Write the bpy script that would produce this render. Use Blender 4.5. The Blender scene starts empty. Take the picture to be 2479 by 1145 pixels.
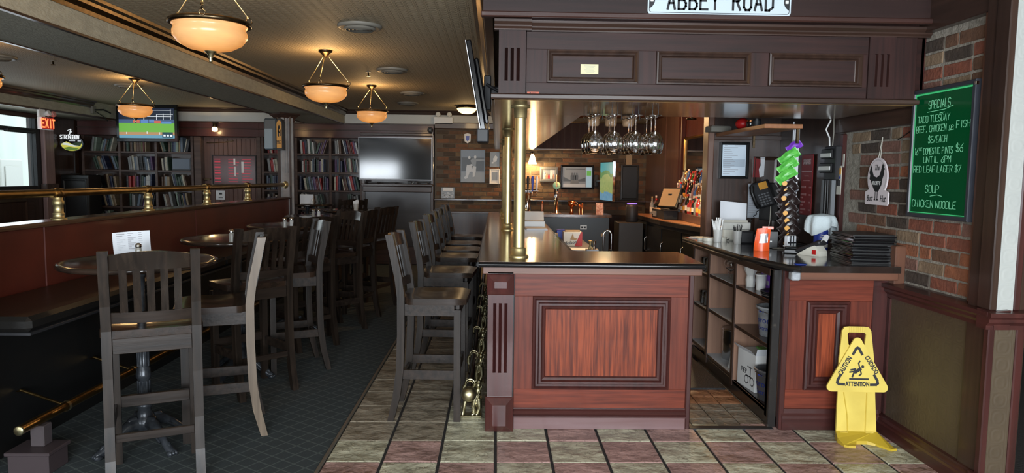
import bpy, math, random
from mathutils import Matrix, Vector
R = math.radians
rnd = random.Random(7)
SC = bpy.context.scene
COL = SC.collection

# ---------------------------------------------------------------- camera
F_PX, PITCH, YAW, ROLL, EYE = 1702.2, .0867935, .0228347, .0121454, 1.53616
fw = Vector((math.sin(YAW)*math.cos(PITCH), math.cos(YAW)*math.cos(PITCH), -math.sin(PITCH)))
rt = Vector((math.cos(YAW), -math.sin(YAW), 0)); up = rt.cross(fw)
r2 = rt*math.cos(ROLL)+up*math.sin(ROLL); u2 = -rt*math.sin(ROLL)+up*math.cos(ROLL)
cam = bpy.data.cameras.new('camera'); cam.sensor_width = 36; cam.lens = 36*F_PX/2479; cam.clip_start = .05
camo = bpy.data.objects.new('camera', cam); COL.objects.link(camo)
camo.matrix_world = Matrix(((r2.x, u2.x, -fw.x, 0), (r2.y, u2.y, -fw.y, 0), (r2.z, u2.z, -fw.z, EYE), (0, 0, 0, 1)))
SC.camera = camo
# ---------------------------------------------------------------- world, daylight, exposure
wd = bpy.data.worlds.new('sky'); SC.world = wd; wd.use_nodes = True
wd.node_tree.nodes['Background'].inputs[0].default_value = (.80, .90, 1, 1)
wd.node_tree.nodes['Background'].inputs[1].default_value = 2.2
def lamp(name, typ, loc, power, col, size=.1, sy=None, rot=(0, 0, 0), spread=None):
    l = bpy.data.lights.new(name, typ); l.energy = power; l.color = col
    if typ == 'AREA':
        l.shape = 'RECTANGLE'; l.size = size; l.size_y = sy or size
        if spread: l.spread = spread
    elif typ == 'SPOT':
        l.shadow_soft_size = size; l.spot_size = spread or 1.5; l.spot_blend = .6
    else: l.shadow_soft_size = size
    o = bpy.data.objects.new(name, l); COL.objects.link(o); o.location = loc; o.rotation_euler = rot
    return o
DAY = (.86, .93, 1)
lamp('daylight_window', 'AREA', (.5, -2.42, 1.45), 560, DAY, 4.4, 1.9, (R(90), 0, 0))
lamp('daylight_window', 'AREA', (-4.4, -2.42, 1.35), 90, DAY, 1.5, 1.2, (R(90), 0, 0))
lamp('daylight_side_window', 'AREA', (-6.75, 9.5, 1.45), 14, DAY, 2.2, 1.3, (R(90), 0, R(-90)))
SC.view_settings.view_transform = 'Standard'; SC.view_settings.look = 'None'
SC.view_settings.exposure = 0.1; SC.view_settings.gamma = 1; SC.view_settings.use_curve_mapping = False

# ---------------------------------------------------------------- mesh helpers
class MB:
    def __init__(s, M=None): s.v = []; s.f = []; s.s = []; s.M = M
    def add(s, vs, fs, smooth=False):
        b = len(s.v)
        for p in vs:
            p = Vector(p); s.v.append(s.M @ p if s.M else p)
        for f in fs: s.f.append(tuple(b+i for i in f)); s.s.append(smooth)
        return s
    def box(s, x0, x1, y0, y1, z0, z1):
        vs = [(x, y, z) for x in (x0, x1) for y in (y0, y1) for z in (z0, z1)]
        return s.add(vs, [(0, 1, 3, 2), (4, 6, 7, 5), (0, 4, 5, 1), (2, 3, 7, 6), (0, 2, 6, 4), (1, 5, 7, 3)])
    def cbox(s, x0, x1, y0, y1, z0, z1, c=.004):
        c = min(c, (x1-x0)*.45, (y1-y0)*.45, (z1-z0)*.45)
        X = (x0, x1); Y = (y0, y1); Z = (z0, z1); vs = []; ix = {}
        for i in (0, 1):
            for j in (0, 1):
                for k in (0, 1):
                    sx, sy, sz = (1-2*i)*c, (1-2*j)*c, (1-2*k)*c
                    for a, q in enumerate(((X[i], Y[j]+sy, Z[k]+sz), (X[i]+sx, Y[j], Z[k]+sz), (X[i]+sx, Y[j]+sy, Z[k]))):
                        ix[i, j, k, a] = len(vs); vs.append(q)
        g = lambda i, j, k, a: ix[i, j, k, a]; fs = []
        for i in (0, 1):
            fs += [tuple(g(i, j, k, 0) for j, k in ((0, 0), (0, 1), (1, 1), (1, 0))), tuple(g(j, i, k, 1) for j, k in ((0, 0), (0, 1), (1, 1), (1, 0))), tuple(g(j, k, i, 2) for j, k in ((0, 0), (0, 1), (1, 1), (1, 0)))]
            for j in (0, 1):
                fs += [(g(i, j, 0, 0), g(i, j, 1, 0), g(i, j, 1, 1), g(i, j, 0, 1)), (g(i, 0, j, 0), g(i, 1, j, 0), g(i, 1, j, 2), g(i, 0, j, 2)), (g(0, i, j, 1), g(1, i, j, 1), g(1, i, j, 2), g(0, i, j, 2))]
                for k in (0, 1): fs.append((g(i, j, k, 0), g(i, j, k, 1), g(i, j, k, 2)))
        return s.add(vs, fs)
    def lathe(s, prof, n=20, c=(0, 0, 0), smooth=True, cap=True):
        vs = []; fs = []; m = len(prof)
        for r, z in prof:
            for i in range(n):
                a = 2*math.pi*i/n; vs.append((c[0]+r*math.cos(a), c[1]+r*math.sin(a), c[2]+z))
        for j in range(m-1):
            for i in range(n): k = (i+1) % n; fs.append((j*n+i, j*n+k, (j+1)*n+k, (j+1)*n+i))
        s.add(vs, fs, smooth)
        if cap:
            if prof[0][0] > 1e-4: s.add(vs[:n], [tuple(range(n))[::-1]])
            if prof[-1][0] > 1e-4: s.add(vs[-n:], [tuple(range(n))])
        return s
    def tube(s, path, r, n=8, caps=True, flat=1.0):
        P = [Vector(p) for p in path]; m = len(P); rr = r if isinstance(r, (list, tuple)) else [r]*m
        vs = []; fs = []; prev = None
        for i, p in enumerate(P):
            t = (P[min(i+1, m-1)]-P[max(i-1, 0)]).normalized()
            if prev is None:
                u = t.orthogonal().normalized() if abs(t.z) > .95 else t.cross(Vector((0, 0, 1))).normalized()
            else: u = (prev-t*prev.dot(t)).normalized()
            prev = u; w = t.cross(u)
            for k in range(n):
                a = 2*math.pi*(k+.5)/n; vs.append(p+(u*math.cos(a)+w*math.sin(a)*flat)*rr[i])
        for i in range(m-1):
            for k in range(n): q = (k+1) % n; fs.append((i*n+k, i*n+q, (i+1)*n+q, (i+1)*n+k))
        s.add(vs, fs, n > 4)
        if caps: s.add(vs[:n], [tuple(range(n))[::-1]]); s.add(vs[-n:], [tuple(range(n))])
        return s
    def prism(s, poly, a, b, ax='z'):
        n = len(poly)
        def q(p, h): return (p[0], p[1], h) if ax == 'z' else ((p[0], h, p[1]) if ax == 'y' else (h, p[0], p[1]))
        return s.add([q(p, a) for p in poly]+[q(p, b) for p in poly], [tuple(range(n))[::-1], tuple(range(n, 2*n))]+[(i, (i+1) % n, n+(i+1) % n, n+i) for i in range(n)])
    def loops(s, x0, x1, z0, z1, prof, fill=True):
        """nested mitred rectangles in the XZ plane; prof = (inset, y)"""
        vs = []; fs = []
        for d, y in prof: vs += [(x0+d, y, z0+d), (x1-d, y, z0+d), (x1-d, y, z1-d), (x0+d, y, z1-d)]
        m = len(prof)
        for k in range(m-1):
            for i in range(4): j = (i+1) % 4; fs.append((4*k+i, 4*k+j, 4*k+4+j, 4*k+4+i))
        if fill: fs.append(tuple(range(4*m-4, 4*m)))
        return s.add(vs, fs)
    def ext(s, prof, x0, x1):
        """profile of (y,z) extruded along x"""
        return s.prism(prof, x0, x1, 'x')
    def sphere(s, c, r, n=14, sq=(1, 1, 1)):
        m = n//2; vs = []; fs = []
        for j in range(m+1):
            t = math.pi*j/m
            for i in range(n):
                a = 2*math.pi*i/n; vs.append((c[0]+r*sq[0]*math.sin(t)*math.cos(a), c[1]+r*sq[1]*math.sin(t)*math.sin(a), c[2]+r*sq[2]*math.cos(t)))
        for j in range(m):
            for i in range(n): k = (i+1) % n; fs.append((j*n+i, (j+1)*n+i, (j+1)*n+k, j*n+k))
        return s.add(vs, fs, True)
    def sheet(s, fn, nu, nv, thick=0):
        vs = [fn(i/nu, j/nv) for j in range(nv+1) for i in range(nu+1)]
        fs = [(j*(nu+1)+i, j*(nu+1)+i+1, (j+1)*(nu+1)+i+1, (j+1)*(nu+1)+i) for j in range(nv) for i in range(nu)]
        return s.add(vs, fs, True)
    def mesh(s, name):
        me = bpy.data.meshes.new(name); me.from_pydata([tuple(p) for p in s.v], [], s.f)
        me.polygons.foreach_set('use_smooth', s.s); me.update(); return me

MW = {}
FINE = set('print small_print keypad snaps pattern stripes wires grip_ribs ribs red_writing lettering stickers side_print players score_digits stadium_rails billboards napkins straws stirrers foil_marks script heading wiring gilt_lettering outlets advert_leaves legs heads shorts glints'.split())
def setup(o, parent=None, loc=None, rz=0, world=None):
    COL.objects.link(o)
    if parent: o.parent = parent
    if loc is not None: o.location = loc; o.rotation_euler = (0, 0, rz)
    MW[o] = (MW[parent] if parent else Matrix()) @ (Matrix.Translation(loc if loc is not None else (0, 0, 0)) @ Matrix.Rotation(rz, 4, 'Z'))
    return o
def tag(o, label, cat, group=None):
    o['label'] = label; o['category'] = cat
    if group: o['group'] = group
    return o
def thing(name, label, cat, loc=(0, 0, 0), rz=0, group=None):
    return tag(setup(bpy.data.objects.new(name, None), None, loc, rz), label, cat, group)
def obj(name, mb, m, parent=None, loc=None, rz=0, world=False):
    if world and parent is not None:
        I = MW[parent].inverted(); mb.v = [I @ p for p in mb.v]
    me = mb.mesh(name) if isinstance(mb, MB) else mb
    fine = name in FINE
    if m is not None and not me.materials: me.materials.append(m)
    o = setup(bpy.data.objects.new(name, me), parent, loc, rz)
    if fine: o['kind'] = 'stuff'
    return o
def solo(name, mb, m, label, cat, loc=(0, 0, 0), rz=0, group=None):
    return tag(obj(name, mb, m, None, loc, rz), label, cat, group)
def stuff(o): o['kind'] = 'stuff'; return o
def struct(name, mb, m):
    o = obj(name, mb, m); o['kind'] = 'structure'; return o
def lab(o, l): o['label'] = l; return o
def dup(root, loc, rz, label=None, group=None):
    kids = KIDS(root)
    c = root.copy(); COL.objects.link(c); c.location = loc; c.rotation_euler = (0, 0, rz); MW[c] = Matrix.Translation(loc) @ Matrix.Rotation(rz, 4, 'Z')
    if label: c['label'] = label
    if group: c['group'] = group
    for k, subs in kids:
        a = k.copy(); COL.objects.link(a); a.parent = c
        for s_ in subs: b = s_.copy(); COL.objects.link(b); b.parent = a
    return c
_kc = {}
def KIDS(root):
    if root not in _kc:
        al = list(MW); _kc[root] = [(k, [q for q in al if q.parent == k]) for k in al if k.parent == root]
    return _kc[root]
def TR(x=0, y=0, z=0, rz=0, rx=0, ry=0):
    return Matrix.Translation((x, y, z)) @ Matrix.Rotation(rz, 4, 'Z') @ Matrix.Rotation(rx, 4, 'X') @ Matrix.Rotation(ry, 4, 'Y')
# stroke lettering
STK = {'A': '00 26 40;12 32', 'B': '00 06 26 45 44 33 03;33 42 41 30 00', 'C': '45 36 16 05 01 10 30 41', 'D': '00 06 26 45 41 20 00', 'E': '46 06 00 40;03 33', 'F': '46 06 00;03 33', 'G': '45 36 16 05 01 10 30 41 43 23', 'H': '00 06;40 46;03 43', 'I': '20 26', 'J': '36 31 20 10 01', 'K': '00 06;46 03 40', 'L': '06 00 40', 'M': '00 06 23 46 40', 'N': '00 06 40 46', 'O': '10 01 05 16 36 45 41 30 10', 'P': '00 06 36 45 44 33 03', 'Q': '10 01 05 16 36 45 41 30 10;22 40', 'R': '00 06 36 45 44 33 03;23 40', 'S': '45 36 16 05 04 13 33 42 41 30 10 01', 'T': '06 46;26 20', 'U': '06 01 10 30 41 46', 'V': '06 20 46', 'W': '06 10 24 30 46', 'X': '00 46;06 40', 'Y': '06 23 46;23 20', 'Z': '06 46 00 40', '0': '10 01 05 16 36 45 41 30 10', '1': '15 26 20', '2': '05 16 36 45 44 00 40', '3': '06 46 23 42 41 30 10', '4': '30 36 02 42', '5': '46 06 03 33 42 41 30 00', '6': '46 24 02 01 10 30 41 42 33 13', '7': '06 46 10', '8': '13 04 05 16 36 45 44 33 13 02 01 10 30 41 42 33', '9': '43 13 04 05 16 36 45 41 30', '$': '45 36 16 05 04 13 33 42 41 30 10 01;27 20', '/': '00 46', ',': '21 10', '.': '20 21', '-': '13 33'}
def stext(mb, t, x, z, h, w=.55, th=.09, y=0, d=.001, gap=.35, jit=0, slant=0):
    """single-line capitals in the XZ plane facing -Y; returns the advance"""
    cx = x; u = h/6; s0 = u*w*1.5; k = th*h/2
    for ch in t:
        if ch == ' ': cx += s0*3.2; continue
        if ch in STK:
            for st in STK[ch].split(';'):
                P = [(cx+int(q[0])*s0+slant*int(q[1])*u+jit*h*rnd.uniform(-1, 1), z+int(q[1])*u+jit*h*rnd.uniform(-1, 1)) for q in st.split()]
                for a, b in zip(P, P[1:]):
                    dx, dz = b[0]-a[0], b[1]-a[1]; L = math.hypot(dx, dz) or 1; dx /= L; dz /= L; nx, nz = -dz*k, dx*k; e = k*.75
                    q = [(a[0]-dx*e+nx, a[1]-dz*e+nz), (a[0]-dx*e-nx, a[1]-dz*e-nz), (b[0]+dx*e-nx, b[1]+dz*e-nz), (b[0]+dx*e+nx, b[1]+dz*e+nz)]
                    mb.prism(q, y-d, y, 'y')
        cx += s0*(4+gap*4) if ch not in 'I1.,' else s0*(3.2+gap*3)
    return cx-x
def swidth(t, h, w=.55, gap=.35): return stext(MB(), t, 0, 0, h, w, gap=gap)-h/6*w*1.5*gap*4
def ctext(mb, t, x, z, h, **k):
    kk = {a: k[a] for a in ('w', 'gap') if a in k}; stext(mb, t, x-swidth(t, h, **kk)/2, z, h, **k)
def ftext(mb, t, x, z, size, y=0, shear=0, rot=0, d=.001, sx=1, bold=0):
    """built-in face font, centred, in the XZ plane facing -Y"""
    c = bpy.data.curves.new('t', 'FONT'); c.body = t; c.size = size; c.shear = shear; c.align_x = 'CENTER'; c.extrude = d/2; c.offset = bold; c.resolution_u = 2
    o = bpy.data.objects.new('t', c); me = bpy.data.meshes.new_from_object(o)
    ca, sa = math.cos(rot), math.sin(rot)
    mb.add([(x+(v.co.x*ca*sx-v.co.y*sa), y-v.co.z, z+(v.co.x*sx*sa+v.co.y*ca)) for v in me.vertices], [tuple(p.vertices) for p in me.polygons])
    bpy.data.objects.remove(o); bpy.data.curves.remove(c); bpy.data.meshes.remove(me)

# ---------------------------------------------------------------- materials
def mat(name, col, rough=.5, metal=0, col2=None, nscale=8, stretch=(1, 1, 1), mixlo=.35, mixhi=.65, bump=0, bscale=None, bstretch=None, coat=0, emit=None, es=1, trans=0, ior=1.45, detail=4, spec=.5, sheen=0, randhue=0):
    m = bpy.data.materials.new(name); m.use_nodes = True; nt = m.node_tree; N = nt.nodes; L = nt.links; b = N['Principled BSDF']
    I = b.inputs; c4 = lambda c: (*c, 1)
    I['Base Color'].default_value = c4(col); I['Roughness'].default_value = rough; I['Metallic'].default_value = metal; I['Coat Weight'].default_value = coat; I['Coat Roughness'].default_value = .12
    I['Transmission Weight'].default_value = trans; I['IOR'].default_value = ior; I['Specular IOR Level'].default_value = spec; I['Sheen Weight'].default_value = sheen
    tc = None
    def noise(scale, st):
        nonlocal tc
        if tc is None: tc = N.new('ShaderNodeTexCoord'); 
        mp = N.new('ShaderNodeMapping'); mp.inputs['Scale'].default_value = st; L.new(tc.outputs['Object'], mp.inputs['Vector'])
        oi = N.new('ShaderNodeObjectInfo'); ml = N.new('ShaderNodeMath'); ml.operation = 'MULTIPLY'; ml.inputs[1].default_value = 37.0; L.new(oi.outputs['Random'], ml.inputs[0]); L.new(ml.outputs[0], mp.inputs['Location'])
        n = N.new('ShaderNodeTexNoise'); n.inputs['Scale'].default_value = scale; n.inputs['Detail'].default_value = detail; L.new(mp.outputs[0], n.inputs['Vector']); return n
    out = None
    if col2:
        n = noise(nscale, stretch); mr = N.new('ShaderNodeMapRange'); mr.inputs['From Min'].default_value = mixlo; mr.inputs['From Max'].default_value = mixhi; L.new(n.outputs['Fac'], mr.inputs['Value'])
        mx = N.new('ShaderNodeMix'); mx.data_type = 'RGBA'; mx.inputs['A'].default_value = c4(col); mx.inputs['B'].default_value = c4(col2); L.new(mr.outputs[0], mx.inputs['Factor']); out = mx.outputs['Result']; L.new(out, I['Base Color'])
    if bump:
        n = noise(bscale or nscale, bstretch or stretch); bp = N.new('ShaderNodeBump'); bp.inputs['Strength'].default_value = bump; bp.inputs['Distance'].default_value = .01; L.new(n.outputs['Fac'], bp.inputs['Height']); L.new(bp.outputs[0], I['Normal'])
    if emit:
        I['Emission Color'].default_value = c4(emit); I['Emission Strength'].default_value = es
        if out and emit == 'col': L.new(out, I['Emission Color'])
    return m
def wood(name, c1, c2, ax='x', rough=.35, coat=.3, sc=26, bump=.05, spec=.4):
    st = {'x': (.05, 1, 1), 'y': (1, .05, 1), 'z': (1, 1, .05)}[ax]
    return mat(name, c1, rough, 0, c2, sc, st, .3, .7, bump, sc*1.6, st, coat, detail=5, spec=spec)
# --- special node materials
def nodes(name, rough, fn, coat=0, metal=0, spec=.5):
    m = bpy.data.materials.new(name); m.use_nodes = True; nt = m.node_tree; b = nt.nodes['Principled BSDF']
    b.inputs['Roughness'].default_value = rough; b.inputs['Coat Weight'].default_value = coat; b.inputs['Metallic'].default_value = metal; b.inputs['Specular IOR Level'].default_value = spec
    tc = nt.nodes.new('ShaderNodeTexCoord'); fn(nt, b, tc.outputs['Object']); return m
def mth(nt, op, a, b=None, c=None):
    n = nt.nodes.new('ShaderNodeMath'); n.operation = op
    for i, q in enumerate((a, b, c)):
        if q is None: continue
        if isinstance(q, (int, float)): n.inputs[i].default_value = q
        else: nt.links.new(q, n.inputs[i])
    return n.outputs[0]
def sep(nt, v):
    n = nt.nodes.new('ShaderNodeSeparateXYZ'); nt.links.new(v, n.inputs[0]); return n.outputs
def mixc(nt, f, a, b):
    n = nt.nodes.new('ShaderNodeMix'); n.data_type = 'RGBA'
    for s, q in (('Factor', f), ('A', a), ('B', b)):
        if isinstance(q, tuple): n.inputs[s].default_value = (*q, 1)
        elif isinstance(q, float): n.inputs[s].default_value = q
        else: nt.links.new(q, n.inputs[s])
    return n.outputs['Result']
def nz(nt, v, sc, det=4, st=None):
    n = nt.nodes.new('ShaderNodeTexNoise'); n.inputs['Scale'].default_value = sc; n.inputs['Detail'].default_value = det
    if st:
        mp = nt.nodes.new('ShaderNodeMapping'); mp.inputs['Scale'].default_value = st; nt.links.new(v, mp.inputs[0]); v = mp.outputs[0]
    nt.links.new(v, n.inputs['Vector']); return n.outputs['Fac']
def bumpto(nt, b, h, s, d=.01):
    n = nt.nodes.new('ShaderNodeBump'); n.inputs['Strength'].default_value = s; n.inputs['Distance'].default_value = d; nt.links.new(h, n.inputs['Height']); nt.links.new(n.outputs[0], b.inputs['Normal'])
def carpet_fn(nt, b, v):
    x, y, z = sep(nt, v); p = .105
    def line(q): return mth(nt, 'LESS_THAN', mth(nt, 'ABSOLUTE', mth(nt, 'SUBTRACT', mth(nt, 'FRACT', mth(nt, 'DIVIDE', q, p)), .5)), .05)
    ln = mth(nt, 'MAXIMUM', line(mth(nt, 'ADD', mth(nt, 'MULTIPLY', x, .7), y)), line(mth(nt, 'SUBTRACT', mth(nt, 'MULTIPLY', x, 1.0), mth(nt, 'MULTIPLY', y, .62))))
    n = nz(nt, v, 240, 2)
    base = mixc(nt, n, (.018, .024, .026), (.040, .052, .055)); c = mixc(nt, mth(nt, 'MULTIPLY', ln, .75), base, (.085, .105, .095))
    nt.links.new(c, b.inputs['Base Color']); bumpto(nt, b, n, .5, .004)
def emboss_fn(c1, c2, k, s=.6, k2=None):
    def fn(nt, b, v):
        x, y, z = sep(nt, v)
        a = mth(nt, 'SINE', mth(nt, 'MULTIPLY', x, k)); q = mth(nt, 'SINE', mth(nt, 'MULTIPLY', mth(nt, 'ADD', y, z), k2 or k))
        h = mth(nt, 'ABSOLUTE', mth(nt, 'MULTIPLY', a, q)); g = mth(nt, 'SINE', mth(nt, 'MULTIPLY', h, 9.0)); n = nz(nt, v, 60, 3)
        hh = mth(nt, 'ADD', mth(nt, 'MULTIPLY', g, .5), n)
        nt.links.new(mixc(nt, n, c1, c2), b.inputs['Base Color']); bumpto(nt, b, hh, s, .003)
    return fn
def vor_fn(c1, c2, sc, s):
    def fn(nt, b, v):
        vo = nt.nodes.new('ShaderNodeTexVoronoi'); vo.feature = 'SMOOTH_F1'; vo.inputs['Scale'].default_value = sc; nt.links.new(v, vo.inputs['Vector'])
        r = mth(nt, 'SINE', mth(nt, 'MULTIPLY', vo.outputs['Distance'], 26.0)); n = nz(nt, v, 14, 4)
        nt.links.new(mixc(nt, n, c1, c2), b.inputs['Base Color']); bumpto(nt, b, mth(nt, 'ADD', mth(nt, 'MULTIPLY', r, .6), n), s, .003)
    return fn
def paper_fn(c1, c2, k, s):
    def fn(nt, b, v):
        x, y, z = sep(nt, v)
        h = mth(nt, 'ABSOLUTE', mth(nt, 'MULTIPLY', mth(nt, 'SINE', mth(nt, 'MULTIPLY', mth(nt, 'ADD', x, y), k)), mth(nt, 'SINE', mth(nt, 'MULTIPLY', z, k)))); n = nz(nt, v, 10, 4)
        g = mth(nt, 'SINE', mth(nt, 'MULTIPLY', h, 11.0))
        nt.links.new(mixc(nt, n, c1, c2), b.inputs['Base Color']); bumpto(nt, b, mth(nt, 'ADD', mth(nt, 'MULTIPLY', g, .4), n), s, .002)
    return fn
def ribbon_fn(c1, c2, ax, k=1.0):
    st = {'x': (.04, 1, 1), 'z': (1, 1, .04), 'y': (1, .04, 1)}[ax]
    def fn(nt, b, v):
        a = nz(nt, v, 34*k, 3, st); g = nz(nt, v, 130*k, 3, st); w = nz(nt, v, 2.2, 2)
        f = mth(nt, 'ADD', mth(nt, 'MULTIPLY', a, 1.7), mth(nt, 'ADD', mth(nt, 'MULTIPLY', g, .5), mth(nt, 'MULTIPLY', w, .5)))
        mr = nt.nodes.new('ShaderNodeMapRange'); mr.inputs[1].default_value = 1.05; mr.inputs[2].default_value = 1.65; nt.links.new(f, mr.inputs[0])
        nt.links.new(mixc(nt, mr.outputs[0], c1, c2), b.inputs['Base Color']); bumpto(nt, b, g, .06, .003)
    return fn
def slate_fn(c1, c2, c3):
    def fn(nt, b, v):
        oi = nt.nodes.new('ShaderNodeObjectInfo'); mp = nt.nodes.new('ShaderNodeVectorMath'); mp.operation = 'ADD'
        cb = nt.nodes.new('ShaderNodeCombineXYZ')
        for i, k in enumerate((71., 43., 17.)): nt.links.new(mth(nt, 'MULTIPLY', oi.outputs['Random'], k), cb.inputs[i])
        nt.links.new(v, mp.inputs[0]); nt.links.new(cb.outputs[0], mp.inputs[1]); v2 = mp.outputs[0]
        w0 = nz(nt, v2, 7, 8); mr = nt.nodes.new('ShaderNodeMapRange'); mr.inputs[1].default_value = .3; mr.inputs[2].default_value = .7; nt.links.new(w0, mr.inputs[0]); w = mr.outputs[0]; vo = nt.nodes.new('ShaderNodeTexNoise'); vo.inputs['Scale'].default_value = 9; vo.inputs['Detail'].default_value = 5; vo.inputs['Distortion'].default_value = 1.6; nt.links.new(v2, vo.inputs['Vector'])
        cr = mth(nt, 'LESS_THAN', mth(nt, 'ABSOLUTE', mth(nt, 'SUBTRACT', mth(nt, 'FRACT', mth(nt, 'MULTIPLY', vo.outputs['Fac'], 5.0)), .5)), .055)
        c = mixc(nt, w, c1, c2); c = mixc(nt, mth(nt, 'MULTIPLY', cr, .55), c, c3); nt.links.new(c, b.inputs['Base Color'])
        bumpto(nt, b, mth(nt, 'ADD', mth(nt, 'MULTIPLY', mth(nt, 'FLOOR', mth(nt, 'MULTIPLY', vo.outputs['Fac'], 8.0)), .7), w), 1.0, .014)
    return fn
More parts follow.
